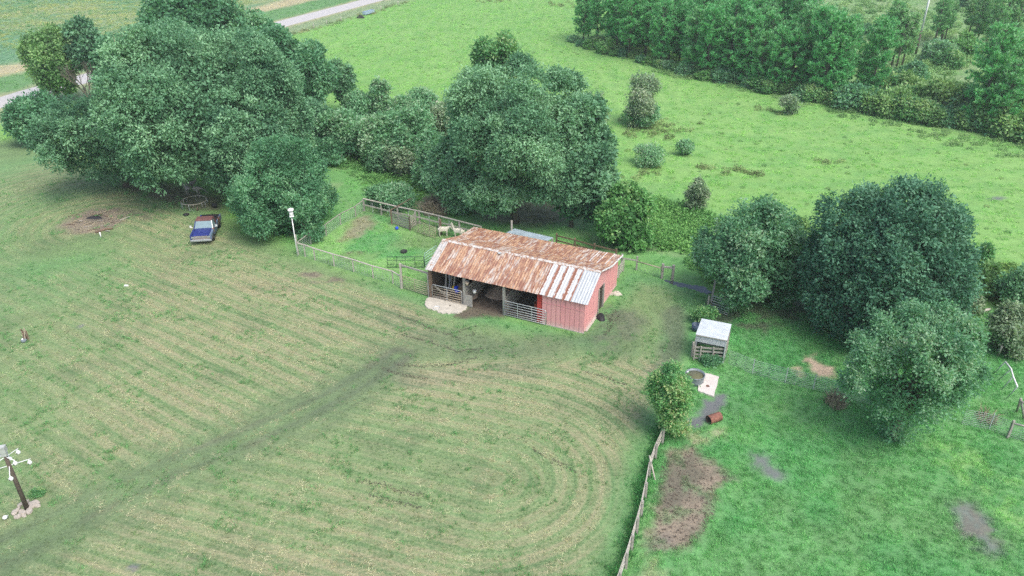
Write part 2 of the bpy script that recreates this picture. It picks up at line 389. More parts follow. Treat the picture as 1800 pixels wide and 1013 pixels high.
# ------------------------------------------------------------------ leaves, crowns, trees
def leaf_arrays(P, D, N, L, Wd):
    D = unit(D); S = unit(np.cross(D, N)); U = np.cross(S, D)
    a = P; b = P + D * (L * .45)[:, None] + S * (Wd * .5)[:, None] + U * (L * .1)[:, None]
    c = P + D * L[:, None]; d = P + D * (L * .45)[:, None] - S * (Wd * .5)[:, None] + U * (L * .1)[:, None]
    V = np.stack([a, b, c, d], 1).reshape(-1, 3); F = np.arange(len(P) * 4).reshape(-1, 4)
    return V, F
def crown_mesh(name, rng, R, H, nb, ns, nl, L, mat, rbf=0.34, zmin=-0.55, spread=0.28, inner=0.18, ragged=0.16, droop=0.15, up=0.5, spike=0.55, asp=0.55, top_bias=1.0, core=1.0, lobes=0, fitted=True, bumpy=.22):
    """a crown of overlapping boughs; every bough carries sprays, every spray leaves. origin = crown centre"""
    i = np.arange(nb) + 0.5; zz = zmin + (1 - zmin) * (i / nb); th = i * 2.39996 + rng.uniform(0, 6.28)
    rr = np.sqrt(np.clip(1 - zz ** 2, 0, 1)); bd = np.stack([rr * np.cos(th), rr * np.sin(th), zz], 1) + rng.normal(0, .12, (nb, 3)); bd = unit(bd)
    lob = 1 + ragged * (np.sin(bd[:, 0] * 4.1 + rng.uniform(0, 6)) * np.cos(bd[:, 1] * 3.7 + rng.uniform(0, 6)) + rng.normal(0, .55, nb))
    rb = rbf * (0.65 + 0.7 * rng.random(nb)) * min(R, H * 1.35)
    dist = np.clip((1.0 - rbf * .75) * lob, 0.3, 1.15)
    bc = bd * np.array([R, R, H]) * dist[:, None] * core
    if lobes:
        ld_ = unit(rng.normal(0, 1, (lobes, 3)) * np.array([1, 1, .7]) + np.array([0, 0, .12])); lc = ld_ * np.array([R, R, H]) * rng.uniform(.38, .62, (lobes, 1)); lr = rng.uniform(.38, .60, lobes); k = np.arange(nb) % lobes
        bd = unit(rng.normal(0, 1, (nb, 3)) + .9 * ld_[k] + np.array([0, 0, .2])); bc = lc[k] + bd * np.array([R, R, H]) * (lr[k] * rng.uniform(.7, 1.05, nb))[:, None]; rb *= .9
    bt = rng.normal(0, .13, nb)
    sdir = unit(rng.normal(0, 1, (nb, ns, 3)) + 0.75 * bd[:, None, :] + np.array([0, 0, .38]))
    sc = bc[:, None, :] + sdir * (rb[:, None] * (0.45 + .68 * rng.random((nb, ns)) ** .8))[..., None] * np.array([1, 1, .82])
    st = bt[:, None] + rng.normal(0, .15, (nb, ns))
    lp = sc[:, :, None, :] + rng.normal(0, 1, (nb, ns, nl, 3)) * spread * np.array([1, 1, .6]) + sdir[:, :, None, :] * (rng.random((nb, ns, nl, 1)) - .4) * spike
    ld = sdir[:, :, None, :] * .8 + rng.normal(0, .75, (nb, ns, nl, 3)) + np.array([0, 0, -droop])
    ln = unit(sdir[:, :, None, :] * .5 + np.array([0, 0, up]) + rng.normal(0, .5, (nb, ns, nl, 3)))
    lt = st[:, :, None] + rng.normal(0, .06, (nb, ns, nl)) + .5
    P = lp.reshape(-1, 3); D = ld.reshape(-1, 3); N = ln.reshape(-1, 3); T = lt.reshape(-1)
    ni = int(len(P) * inner)
    if ni:
        q = unit(rng.normal(0, 1, (ni, 3)) + np.array([0, 0, .15])) * (0.35 + .4 * rng.random((ni, 1))) * np.array([R, R, H]) * core
        P = np.concatenate([P, q]); D = np.concatenate([D, rng.normal(0, 1, (ni, 3))]); N = np.concatenate([N, unit(rng.normal(0, 1, (ni, 3)))]); T = np.concatenate([T, .35 + rng.normal(0, .1, ni)])  # inner leaves tinted darker: shade of the gaps put into the colour
    if fitted:
        kx = R / np.percentile(np.abs(P[:, 0]), 99.2); ky = R / np.percentile(np.abs(P[:, 1]), 99.2); z0, z1 = np.percentile(P[:, 2], [1.0, 99.2])
        def fitp(q): return np.stack([q[..., 0] * kx, q[..., 1] * ky, -H + (q[..., 2] - z0) * 2 * H / (z1 - z0)], -1)
        P = fitp(P); bc = fitp(bc)
        e_ = P / np.array([R, R, H]); q_ = np.linalg.norm(e_, axis=1)
        kq = np.where(q_ > 1.0, (1.0 + (q_ - 1.0) * .75) / np.maximum(q_, .01), 1.0)[:, None]; P = P * kq
    LL = L * (0.65 + .7 * rng.random(len(P)))
    LL[len(P) - ni:] *= 1.5
    V, F = leaf_arrays(P, D, N, LL, LL * asp)
    return facemesh(name, V, F, mat, T), bc, rb
def trunk_mb(rng, zc, R, H, bc, r0, nlimb=8, mb=None):
    mb = mb or MB()
    k = Vector((rng.normal(0, .05) * R, rng.normal(0, .05) * R, 0))
    fork = max(0.6, zc * .45)
    mb.path([(0, 0, -0.15), (k.x * .3, k.y * .3, fork * .35), (k.x, k.y, fork), (k.x * 1.4, k.y * 1.4, zc)], [r0 * 1.35, r0, r0 * .8, r0 * .45], 9)
    idx = rng.choice(len(bc), min(nlimb, len(bc)), replace=False)
    for j in idx:
        e = Vector(bc[j]) + Vector((0, 0, zc)); st = Vector((k.x, k.y, fork * rng.uniform(.8, 1.25)))
        mid = st.lerp(e, .5) + Vector((rng.normal(0, .08) * R, rng.normal(0, .08) * R, rng.uniform(0, .1) * H))
        mb.path([st, st.lerp(mid, .55), mid, mid.lerp(e, .6), e], [r0 * .5, r0 * .42, r0 * .3, r0 * .18, r0 * .06], 6, False)
    return mb
def fit(x0, y0, x1, y1, h0=0.5):
    """crown size and place from its outline as seen by the drone; h0 = clearance under the crown"""
    cx, cy = (x0 + x1) / 2, (y0 + y1) / 2; zc = 3.0
    for _ in range(14):
        P = g(cx, cy, zc); D = depth_of(P)
        R = (x1 - x0) / 2 * D / FOC; a = (y1 - y0) / 2 * D / FOC
        ph = math.atan2(ALT - zc, math.hypot(P.x, P.y))
        H = math.sqrt(max(a * a - (R * math.sin(ph)) ** 2, (.32 * R) ** 2)) / math.cos(ph)
        zc = .5 * zc + .5 * (h0 + H)
    return P, R, H, zc
def tree(name, box, mat, seed, label, cat='tree', h0=0.6, nb=50, ns=36, nl=12, L=0.34, r0=None, bark='bark', group=None, limbs=9, **kw):
    P, R, H, zc = fit(*box, h0); rng = np.random.default_rng(seed)
    t = thing(name, (P.x, P.y, 0), label, cat, group)
    me, bc, rb = crown_mesh('crown', rng, R * .93, H * .95, nb, ns, nl, L, mat, **kw)
    link('crown', me, t, (0, 0, zc)); t.rotation_euler = (0, 0, 0)
    trunk_mb(rng, zc, R, H, bc, r0 or max(.08, R * .045), limbs).build('trunk', bark, t, True)
    return t, R, H, zc, bc

# ------------------------------------------------------------------ the ground: what grows (or does not) where
C_ = {k: np.array(v) for k, v in dict(
    mown=(0.160, 0.248, 0.105), dry=(0.295, 0.270, 0.165), mowndark=(0.108, 0.180, 0.078), lush=(0.098, 0.282, 0.096), lush2=(0.140, 0.310, 0.112),
    past=(0.185, 0.355, 0.098), past2=(0.225, 0.385, 0.125), pdark=(0.145, 0.318, 0.088), worndark=(0.108, 0.138, 0.086), soil=(0.155, 0.130, 0.105), soil2=(0.275, 0.225, 0.170),
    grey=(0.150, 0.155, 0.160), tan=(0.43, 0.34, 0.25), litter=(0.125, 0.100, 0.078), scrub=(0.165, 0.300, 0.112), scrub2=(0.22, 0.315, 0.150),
    verge=(0.125, 0.255, 0.100), vergep=(0.215, 0.290, 0.155), straw=(0.38, 0.35, 0.22), crop=(0.125, 0.255, 0.135), crop2=(0.285, 0.315, 0.150), char=(0.045, 0.047, 0.055)).items()}
DRYC = tuple(float(v) for v in C_['dry'] * 1.08); DARKC = tuple(float(v) for v in C_['mowndark'] * .92)
ROADPX = [(-60, 197), (0, 181.5), (60, 163), (495, 42.5), (656, 0)]
ROADL = G(ROADPX); _d = np.array(ROADL[-1]) - np.array(ROADL[-2]); ROADL.append(tuple(np.array(ROADL[-1]) + _d * 3))
_d0 = np.array(ROADL[0]) - np.array(ROADL[1]); ROADL.insert(0, tuple(np.array(ROADL[0]) + _d0 * 3))
BEYOND = ROADL + [(-400, 600), (-600, 300)]
LAWN = G([(-260, 240), (95, 252), (230, 320), (330, 352), (410, 398), (522, 449), (622, 480), (707, 508), (762, 522), (830, 545), (950, 572), (1026, 588), (1075, 505), (1100, 475), (1165, 486), (1240, 512), (1215, 600), (1205, 660), (1170, 745), (1141, 820), (1122, 930), (1085, 1030), (1000, 1200), (-400, 1200), (-500, 600)])
PEN = G([(524, 449), (622, 479), (706, 507), (758, 520), (790, 420), (860, 412), (722, 388), (640, 370)])
RIGHT = G([(1240, 530), (1440, 470), (1700, 540), (1960, 560), (2200, 700), (2000, 1200), (1000, 1200), (1085, 1030), (1122, 930), (1141, 820), (1172, 745), (1205, 660), (1215, 600)])
SCRUBR = G([(1290, -60), (1320, 60), (1500, 170), (1700, 225), (2100, 320), (2600, 200), (2400, -140), (1200, -140)])
BACK = G([(520, 450), (640, 370), (860, 400), (1090, 460), (1220, 500), (1300, 470), (1250, 380), (1130, 330), (840, 240), (640, 190), (480, 250), (440, 350)])
TRACK = G([(-120, 1010), (20, 965), (150, 895), (300, 822), (420, 775), (520, 730), (600, 690), (650, 660), (700, 625)])
TRACK2 = G([(690, 640), (760, 655), (850, 640), (940, 640)]); TRACK3 = G([(700, 560), (760, 580), (830, 600), (960, 610), (1060, 590), (1110, 560)])
SEG1 = G([(180, 392), (640, 565), (760, 605)]); SEG2 = [(-31.0, 43.0), (-1.0, 33.4)]
MUDP = G([(1237, 703), (1248, 704), (1259, 694), (1274, 695), (1273, 710), (1264, 727), (1240, 742), (1235, 752), (1214, 752), (1211, 740), (1228, 730)])
MUD2 = G([(1318, 797), (1336, 800), (1356, 812), (1380, 830), (1372, 845), (1350, 842), (1330, 822)])
MUD3 = G([(1680, 888), (1700, 885), (1725, 905), (1745, 930), (1768, 980), (1745, 972), (1715, 955), (1685, 930)])
DIRT = G([(1186, 792), (1216, 787), (1250, 812), (1284, 842), (1256, 862), (1252, 905), (1222, 945), (1196, 967), (1142, 966), (1140, 945), (1150, 890), (1160, 850), (1170, 815)])
SAND = G([(1416, 628), (1432, 624), (1446, 640), (1470, 646), (1466, 663), (1440, 666), (1422, 652)]); SAND2 = G([(1397, 648), (1408, 646), (1413, 656), (1402, 660)])
GRAVEL = G([(1245, 768), (1262, 762), (1258, 778), (1222, 782), (1212, 770)]); GRAVEL2 = G([(1138, 985), (1155, 985), (1165, 1020), (1125, 1025)])
BURN = G([(108, 398), (120, 382), (165, 368), (205, 366), (226, 378), (205, 398), (172, 410), (135, 413), (112, 408)])
CHAR = G([(150, 382), (165, 376), (178, 377), (182, 384), (165, 388)])
RUT = G([(196, 366), (212, 369), (228, 373), (246, 377), (262, 385)])
LITTER_SHADE = G([(215, 305), (300, 325), (380, 345), (395, 372), (330, 368), (270, 345), (225, 332)])
LITTER2 = G([(800, 345), (1010, 350), (1060, 385), (940, 400), (840, 385)])
BARNF = G([(818, 540), (842, 527), (890, 552), (892, 560), (850, 556), (815, 560), (800, 556)])
PENC = G([(597, 424), (632, 378), (652, 380), (662, 392), (626, 418)])
def ground_fields(X, Y, swaths=True):
    global LAST
    wx = X + 2.2 * (fbm(X * .16, Y * .16, 3) - .5) * 2; wy = Y + 2.2 * (fbm(X * .16, Y * .16, 9) - .5) * 2
    n1 = fbm(X * .09, Y * .09, 21); n2 = fbm(X * .35, Y * .35, 33); n3 = fbm(X * 1.3, Y * 1.3, 45, 5)
    ns = fbm(X * .10 + Y * .03, Y * .75, 57)                  # grain of the far pasture runs across the slope
    def mx(c, col, m): return c + (C_[col] - c) * m[..., None]
    def mx2(c, col, m): return c + (col - c) * m[..., None]
    c = np.broadcast_to(C_['past'], X.shape + (3,)).copy()
    c = mx(c, 'past2', ss(.35, .70, ns) * ss(.3, .7, n1) * .6)
    c = mx(c, 'pdark', ss(.52, .7, fbm(X * .3, Y * .9, 61)) * .75)
    c = mx(c, 'pdark', ss(.60, .70, fbm(X * .8, Y * 1.6, 63)) * .6)
    # cleared scrub beyond the pines
    m = ss(3, -3, sdf(SCRUBR, wx, wy)); c = mx(c, 'scrub', m); c = mx(c, 'scrub2', m * ss(.42, .62, n2))
    # crop field and verges beyond the road
    dr = pld(ROADL, X, Y); by = ss(1, -1, sdf(BEYOND, X, Y))
    c = mx(c, 'vergep', (1 - by) * ss(11, 8.5, dr)); c = mx(c, 'verge', by)
    c = mx(c, 'straw', by * ss(13.5, 15, dr + 2 * (n2 - .5)))
    cropm = by * ss(20, 22.5, dr + 5 * (n2 - .5)); c = mx(c, 'crop', cropm); c = mx(c, 'crop2', cropm * ss(.40, .66, .5 * fbm(X * .05, Y * .05, 71) + .5 * n2) * .9)
    c = mx(c, 'straw', ss(4.4, 3.4, dr + .8 * (n2 - .5)) * .75)
    # rough grass between the barn and the hedge
    m = ss(2.5, -2.5, sdf(BACK, wx, wy)); c = mx2(c, C_['lush'] * .62 + C_['past'] * .38, m); c = mx(c, 'scrub2', m * ss(.55, .75, n2) * .6)
    # mown lawn with hay-coloured swaths
    dl = sdf(LAWN, X, Y); m = ss(1.2, -1.2, dl + 1.2 * (n2 - .5)); lawn = m
    b = np.broadcast_to(C_['mown'], c.shape).copy()
    tr = pld(TRACK, X, Y)
    tx = np.array(TRACK); side = np.interp(X, tx[:, 0], tx[:, 1]); low = ss(-2, 2, side - Y) * ss(6, 0, X * 0 + (X - 5) * .4)
    d1 = pld(SEG1, X, Y); d2 = pld(SEG2, X, Y); core_ = ss(.5, 8, d2) * low + (1 - low)
    low = np.where(X > -10.3, ss(46.5, 44.5, Y), low)
    dd = d1 * (1 - low) + d2 * low
    warp = .38 * (fbm(X * .22, Y * .22, 81) - .5) + .16 * (n2 - .5)
    s1 = .5 + .5 * np.sin((dd + warp + .9 * (n1 - .5)) * 2 * math.pi / 1.18)
    u1 = X * .82 - Y * .57; u2 = X * .94 - Y * .33; al = u1 * (1 - low) + u2 * low
    s2 = ss(.25, .75, fbm((dd + warp * .8) * 1.25, al * .10, 83, 3)); s3 = ss(.2, .8, fbm((dd + warp * .6) * 3.1, al * .16, 85, 3))
    st = .25 * s1 + .45 * s2 + .30 * s3
    field = ss(.30, .62, fbm(X * .065, Y * .065, 91) + .16 * ss(-34, -16, X) * ss(62, 52, Y) + .08)
    for (qx, qy), qr, qa in (((980, 760), 8, .5), ((500, 590), 12, .35), ((600, 545), 9, .3), ((930, 900), 7, .35), ((100, 560), 9, -.4), ((420, 880), 7, -.3), ((60, 760), 8, -.4), ((700, 720), 6, .2)):
        q = g(qx, qy); field = field + qa * np.exp(-((X - q.x) ** 2 + (Y - q.y) ** 2) / qr ** 2)
    field = np.clip(field, 0, 1.15)
    near_edge = ss(.5, 3.0, -dl)
    grn = ss(-26, -38, X + .35 * (Y - 45)) * .45
    dryamt = np.clip((.22 + .78 * field) * near_edge - grn, 0, 1)
    b = mx(b, 'mowndark', ss(.50, .72, fbm(X * .3, Y * .3, 95)) * .7)
    b = mx2(b, C_['lush'] * .55 + C_['mown'] * .45, ss(.5, .75, fbm(X * .12, Y * .12, 97)) * (1 - dryamt) * .8)
    dryamt = dryamt * (1 - ss(-8, -4, X) * ss(44.5, 46.5, Y) * .85)
    LAST = (dd + warp, dryamt * lawn * (.55 + .45 * core_), np.clip(.15 + .85 * (.62 * s2 + .38 * s3), 0, 1))
    if swaths: b = mx(b, 'dry', np.clip(dryamt * (.06 + .86 * ss(.32, .80, st + .75 * (n3 - .5) + .3 * (n2 - .5))), 0, .85))
    if swaths: b = mx(b, 'mowndark', dryamt * ss(.42, .18, st + .5 * (n3 - .5)) * .8)
    # lush strip round barn, yard and fences
    b = mx2(b, C_['lush'] * .75 + C_['mown'] * .25, ss(2.6, .6, -dl + 1.6 * (n2 - .5)) * ss(-14, -8, X) * .8)
    # trodden drive
    w_ = 2.0 + 1.2 * (n2 - .5)
    tm = ss(w_ + 1.9, w_ - 1.6, tr + 1.1 * (n3 - .5) + 2.0 * (n2 - .5)); LAST = (LAST[0], LAST[1] * (1 - tm), LAST[2]); b = mx(b, 'worndark', tm * np.clip(.26 + .44 * ss(.3, .7, fbm(tr * 1.6, X * .12, 89)) + .14 * np.exp(-((tr - .9) / .5) ** 2), 0, 1)); b = mx(b, 'soil', tm * np.exp(-((tr - .9) / .4) ** 2) * ss(.48, .66, n2) * .30)
    b = mx(b, 'worndark', ss(1.4, .3, pld(TRACK2, wx, wy)) * .6); b = mx(b, 'worndark', ss(2.2, .4, pld(TRACK3, wx, wy)) * .55)
    rt = np.array(G([(1085, 555), (1060, 600)])); b = mx(b, 'worndark', ss(3.2, .8, pld([tuple(rt[0]), tuple(rt[1])], wx, wy)) * ss(.4, .6, n3) * .9)
    rt = G([(1192, 545), (1190, 600), (1150, 650)]); b = mx(b, 'worndark', ss(1.8, .4, pld(rt, wx, wy)) * .85)  # darker grey-green strip left of the shelter
    c = c + (b - c) * m[..., None]
    # lush pasture on the right and the small pen
    m = ss(.8, -.6, sdf(RIGHT, X, Y) + .6 * (n2 - .5)); b = np.broadcast_to(C_['lush'], c.shape).copy()
    b = mx(b, 'lush2', ss(.38, .62, fbm(X * .2, Y * .2, 101)) * .75); b = mx(b, 'mowndark', ss(.52, .72, n2) * .22); b = mx(b, 'past2', ss(.60, .78, fbm(X * .35, Y * .35, 103)) * .18)
    yp = G([(1690, 815), (1790, 850), (1760, 880)]); b = mx(b, 'past2', ss(3.2, 1, pld(yp, wx, wy)) * ss(.40, .65, n3) * .5)
    wr = G([(1270, 545), (1330, 560), (1400, 545)]); b = mx(b, 'worndark', ss(3.5, 1.5, pld(wr, wx, wy)) * ss(.38, .6, n3) * .9)
    c = c + (b - c) * m[..., None]
    m = ss(.3, -.3, sdf(PEN, X, Y)); b = np.broadcast_to(C_['lush'] * .3 + C_['past2'] * .7, c.shape).copy()
    b = mx(b, 'lush', ss(.45, .65, n2) * .8); b = mx(b, 'mown', ss(.45, .7, fbm(X * .2, Y * .2, 107)) * .7); c = c + (b - c) * m[..., None]
    # bare patches
    soil = np.zeros_like(X); wet = np.zeros_like(X)
    jag = .9 * (fbm(X * .9, Y * .9, 111) - .5) + .7 * (fbm(X * 3.1, Y * 3.1, 113) - .5)
    def patch(poly, col, amt=1.0, soft=.35, k=1.0, wv=0.0):
        nonlocal c, wet
        mm = ss(soft, -soft, sdf(poly, X, Y) + jag * k) * amt; c = mx(c, col, mm); wet = np.maximum(wet, mm * wv); return mm
    lf = ss(.8, -.8, sdf(LITTER_SHADE, X, Y) + jag * 2); c = mx(c, 'litter', lf * .8)  # brown soil and leaf litter, with the oaks' shade put into its tone
    lf = ss(1.2, -1.2, sdf(LITTER2, X, Y) + jag * 2); c = mx(c, 'litter', lf * .8)
    mm = patch(DIRT, 'soil', .93, .5); c = mx(c, 'soil2', mm * ss(.45, .62, fbm(X * .5, Y * .5, 117)) * .8); c = mx(c, 'grey', mm * ss(.4, .6, fbm(X * .3, Y * .3, 119)) * .5); c = mx2(c, C_['lush'] * .5 + C_['soil'] * .5, mm * ss(.58, .72, n3) * .7)
    patch(MUDP, 'grey', .97, .25, .7, .9); patch(MUD2, 'grey', .9, .4, 1.2, .5)
    mm = patch(MUD3, 'grey', .85, .5, 1.4, .3); c = mx(c, 'soil', mm * ss(.45, .6, n3) * .6)
    patch(SAND, 'tan', 1, .25); patch(SAND2, 'tan', .8, .3); patch(GRAVEL, 'tan', .55, .5, 1.6); patch(GRAVEL2, 'tan', .55, .5, 1.6)
    mm = patch(BURN, 'soil2', .92, .4, 1.1); c = mx(c, 'soil', mm * ss(.45, .6, n3) * .7); patch(CHAR, 'char', .95, .3, .6)
    c = mx(c, 'soil', ss(.45, .1, pld(RUT, X, Y) + jag * .4) * .8)
    patch(PENC, 'soil2', .75, .5, 1.2); patch(BARNF, 'litter', .95, .3, .8)
    for q, r in (((548, 483), .9), ((575, 492), 1.1), ((560, 495), .7), ((232, 996), .5), ((625, 445), .7), ((860, 918), .35), ((345, 980), .3)):
        p = g(*q); c = mx(c, 'soil', ss(r, r * .3, np.hypot((X - p.x) * .6, (Y - p.y) * 1.4) + jag * .8) * ss(.35, .6, n3) * .9)
    for q, r in (((235, 997), .32), ((143, 573), .3), ((1759, 349), .9), ((1370, 326), .5)):
        p = g(*q); mm = ss(r, r * .6, np.hypot(X - p.x, (Y - p.y) * 1.2) + jag * .25); c = mx(c, 'grey', mm); wet = np.maximum(wet, mm)
    c = c * (0.86 + .28 * n3)[..., None]
    return np.clip(c, .01, .9), wet, lawn
def spaced(lo, hi, a, b, fine, grow):
    v = [a]
    while v[-1] < b: v.append(v[-1] + fine)
    s = fine
    while v[-1] < hi: s *= grow; v.append(v[-1] + s)
    s = fine; w = [a]
    while w[-1] > lo: s *= grow; w.append(w[-1] - s)
    return np.array(w[1:][::-1] + v)
xs = spaced(-1400, 1400, -32, 32, .27, 1.06); ys = spaced(-300, 2400, 24, 62, .27, 1.036)
XX, YY = np.meshgrid(xs, ys)
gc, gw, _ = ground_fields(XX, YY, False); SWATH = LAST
bare = np.clip((gc[..., 0] - gc[..., 1] * .86) * 20, 0, 1)
nx, ny = len(xs), len(ys)
V = np.stack([XX, YY, np.zeros_like(XX)], -1).reshape(-1, 3)
ii = (np.arange(ny - 1)[:, None] * nx + np.arange(nx - 1)[None, :]).ravel()
me = facemesh('ground', V, np.stack([ii, ii + 1, ii + nx + 1, ii + nx], 1), 'soil')
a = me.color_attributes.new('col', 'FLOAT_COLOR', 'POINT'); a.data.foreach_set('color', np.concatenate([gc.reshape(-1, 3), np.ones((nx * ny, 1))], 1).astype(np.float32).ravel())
a = me.attributes.new('wet', 'FLOAT', 'POINT'); a.data.foreach_set('value', gw.astype(np.float32).ravel())
for nm_, ar_ in (('swath', SWATH[0]), ('dry', SWATH[1] * (1 - bare)), ('patchy', SWATH[2])):
    a = me.attributes.new(nm_, 'FLOAT', 'POINT'); a.data.foreach_set('value', np.broadcast_to(ar_, XX.shape).astype(np.float32).ravel())
m_ = M('turf'); pos = m_.coord()
cc = m_.n('ShaderNodeAttribute', attribute_name='col').outputs['Color']; wv = m_.n('ShaderNodeAttribute', attribute_name='wet').outputs['Fac']
f1 = m_.noise(pos, 7.0, 6, .75); f2 = m_.noise(pos, 0.9, 5, .65); f3 = m_.noise(m_.mapv(pos, (2.2, 6, 5)), 1.0, 4, .7)
sw = m_.n('ShaderNodeAttribute', attribute_name='swath').outputs['Fac']; dr_ = m_.n('ShaderNodeAttribute', attribute_name='dry').outputs['Fac']; pt_ = m_.n('ShaderNodeAttribute', attribute_name='patchy').outputs['Fac']
ph_ = m_.math('ADD', m_.math('MULTIPLY', sw, 2 * math.pi / 1.18), m_.math('MULTIPLY', m_.math('SUBTRACT', m_.noise(pos, .45, 4, .65), .5), 5.0))
s1_ = m_.math('MULTIPLY_ADD', m_.math('SINE', ph_), .5, .5); s4_ = m_.math('MULTIPLY_ADD', m_.math('SINE', m_.math('MULTIPLY', sw, 2 * math.pi / .43)), .5, .5)
big_ = m_.noise(m_.mapv(pos, (.10, .16, 1)), 1.0, 5, .7)
st_ = m_.math('ADD', m_.math('MULTIPLY', s1_, .22), m_.math('ADD', m_.math('MULTIPLY', pt_, .20), m_.math('MULTIPLY', s4_, .14)))
st_ = m_.math('ADD', st_, m_.math('MULTIPLY', big_, .44)); st_ = m_.math('ADD', st_, m_.math('MULTIPLY', m_.math('SUBTRACT', f1, .5), .95))
hay_ = m_.ramp(st_, [(.34, (0, 0, 0)), (.74, (1, 1, 1))]); drk_ = m_.ramp(st_, [(.22, (1, 1, 1)), (.42, (0, 0, 0))])
cc = m_.mix(m_.math('MULTIPLY', m_.math('MULTIPLY', dr_, hay_), .85), cc, DRYC); cc = m_.mix(m_.math('MULTIPLY', m_.math('MULTIPLY', dr_, drk_), .70), cc, DARKC)
k = m_.math('ADD', m_.math('MULTIPLY', m_.math('SUBTRACT', f1, .5), 1.15), m_.math('ADD', m_.math('MULTIPLY', m_.math('SUBTRACT', f2, .5), .55), m_.math('MULTIPLY', m_.math('SUBTRACT', f3, .5), .75)))
k = m_.math('MAXIMUM', m_.math('ADD', k, 1.0), .3)
k = m_.math('ADD', m_.math('MULTIPLY', k, m_.math('SUBTRACT', 1.0, m_.math('MULTIPLY', wv, .6))), m_.math('MULTIPLY', wv, .6))
vs_ = m_.n('ShaderNodeVectorMath', operation='SCALE'); m_.l(cc, vs_.inputs[0]); m_.l(k, vs_.inputs['Scale'])
m_.base(vs_.outputs[0])
m_.l(m_.math('SUBTRACT', .92, m_.math('MULTIPLY', wv, .62)), m_.b.inputs['Roughness']); m_.bump(f1, .5, .06)
me.materials.clear(); me.materials.append(m_.m)
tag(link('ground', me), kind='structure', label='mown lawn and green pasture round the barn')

# road: a ribbon with its own thickness, edges slightly ragged
def ribbon(pts, w, z, mat, name, step=4.0, jit=.12, seed=1):
    rng = random.Random(seed); P = [Vector((*p, 0)) for p in pts]; q = []
    for a, b in zip(P[:-1], P[1:]):
        n = max(1, int((b - a).length / step)); q += [a.lerp(b, i / n) for i in range(n)]
    q.append(P[-1]); mb = MB()
    for i, p in enumerate(q):
        d = (q[min(i + 1, len(q) - 1)] - q[max(0, i - 1)]).normalized(); s = Vector((d.y, -d.x, 0))
        for e in (-1, 1):
            r = p + s * e * (w / 2 + rng.uniform(-jit, jit)); mb.v += [(r.x, r.y, z), (r.x, r.y, -.05)]
    for i in range(len(q) - 1):
        o = i * 4; mb.f += [(o, o + 4, o + 6, o + 2), (o + 1, o, o + 2, o + 3) if i == 0 else (o, o + 1, o + 5, o + 4), (o + 2, o + 6, o + 7, o + 3)]
    return mb.build(name, mat)
tag(ribbon(ROADL, 5.6, .03, 'asphalt', 'road'), kind='structure', label='pale country road past the fields')

def irregular(poly, z0, z1, name, mat, jit=.06, seed=0, n=5):
    rng = random.Random(seed); q = []
    for (ax, ay), (bx, by) in zip(poly, poly[1:] + poly[:1]):
        for i in range(n): t = i / n; q.append((ax + (bx - ax) * t + rng.uniform(-jit, jit), ay + (by - ay) * t + rng.uniform(-jit, jit)))
    return MB().prism(q, z0, z1).build(name, mat)
apron = G([(761, 520.5), (780, 525), (822, 536.5), (818, 546), (806, 551), (795, 553), (776, 552), (762, 546), (746, 540), (749, 529)])
tag(irregular(apron, -.1, .09, 'concrete_apron', 'concrete', .10, 3), kind='structure', label='broken pale concrete apron before the barn')
slab = G([(1232.5, 656), (1264, 664.5), (1254, 699), (1225.6, 689)])
sl_o = tag(irregular(slab, -.1, .12, 'concrete_slab', 'slab', .03, 4, 6), kind='structure', label='white concrete slab beside the water tank')
wp = G([(1167, 493), (1183, 494), (1205, 499), (1222, 502), (1240, 506), (1250, 512), (1251, 517), (1240, 517), (1222, 511), (1200, 505), (1180, 500)])
tag(irregular(wp, -.02, .006, 'drainage_water', 'water', .15, 5), kind='structure', label='dark drainage water in the grass ditch')

# ------------------------------------------------------------------ grass: real tufts over the turf (stuff)
def proto(name, V, F, mat, tint):
    return bpy.data.objects.new(name, facemesh(name, V, F, mat, tint))      # not linked: only instanced
def blades(seed, n, spread, h, w, lean):
    r = np.random.default_rng(seed); P = np.zeros((n, 3)); P[:, :2] = r.normal(0, spread, (n, 2))
    D = np.stack([r.normal(0, lean, n), r.normal(0, lean, n), np.ones(n)], 1); N = r.normal(0, 1, (n, 3))
    V, F = leaf_arrays(P, D, N, h * (.6 + .8 * r.random(n)), np.full(n, w)); V[:, 2] = np.maximum(V[:, 2], 0.0)
    return V, F, r.random(n)
def wisps(seed, n, spread, L):
    r = np.random.default_rng(seed); P = np.zeros((n, 3)); P[:, :2] = r.normal(0, spread, (n, 2)); P[:, 2] = .015 + .03 * r.random(n)
    D = np.stack([r.normal(1, .6, n), r.normal(0, .7, n), r.normal(0, .12, n)], 1); N = np.stack([r.normal(0, .3, n), r.normal(0, .3, n), np.ones(n)], 1)
    V, F = leaf_arrays(P, D, N, L * (.5 + r.random(n)), np.full(n, .028)); return V, F, r.random(n)
def dome(seed, n, R, H, L):
    r = np.random.default_rng(seed); d = unit(r.normal(0, 1, (n, 3)) + np.array([0, 0, .5])); d[:, 2] = np.abs(d[:, 2])
    P = d * np.array([R, R, H]) * (.5 + .5 * r.random((n, 1))); D = d * .6 + r.normal(0, .7, (n, 3)); N = unit(d * .4 + r.normal(0, .4, (n, 3)) + np.array([0, 0, .6]))
    V, F = leaf_arrays(P, D, N, L * (.6 + .8 * r.random(n)), np.full(n, L * .55)); return V, F, .3 + .5 * r.random(n)
P_SHORT = proto('short_tuft', *blades(1, 16, .07, .075, .022, .7)[:2], 'tuft', blades(1, 16, .07, .075, .022, .7)[2])
P_LONG = proto('long_tuft', *blades(2, 26, .11, .17, .026, .6)[:2], 'tuft', blades(2, 26, .11, .17, .026, .6)[2])
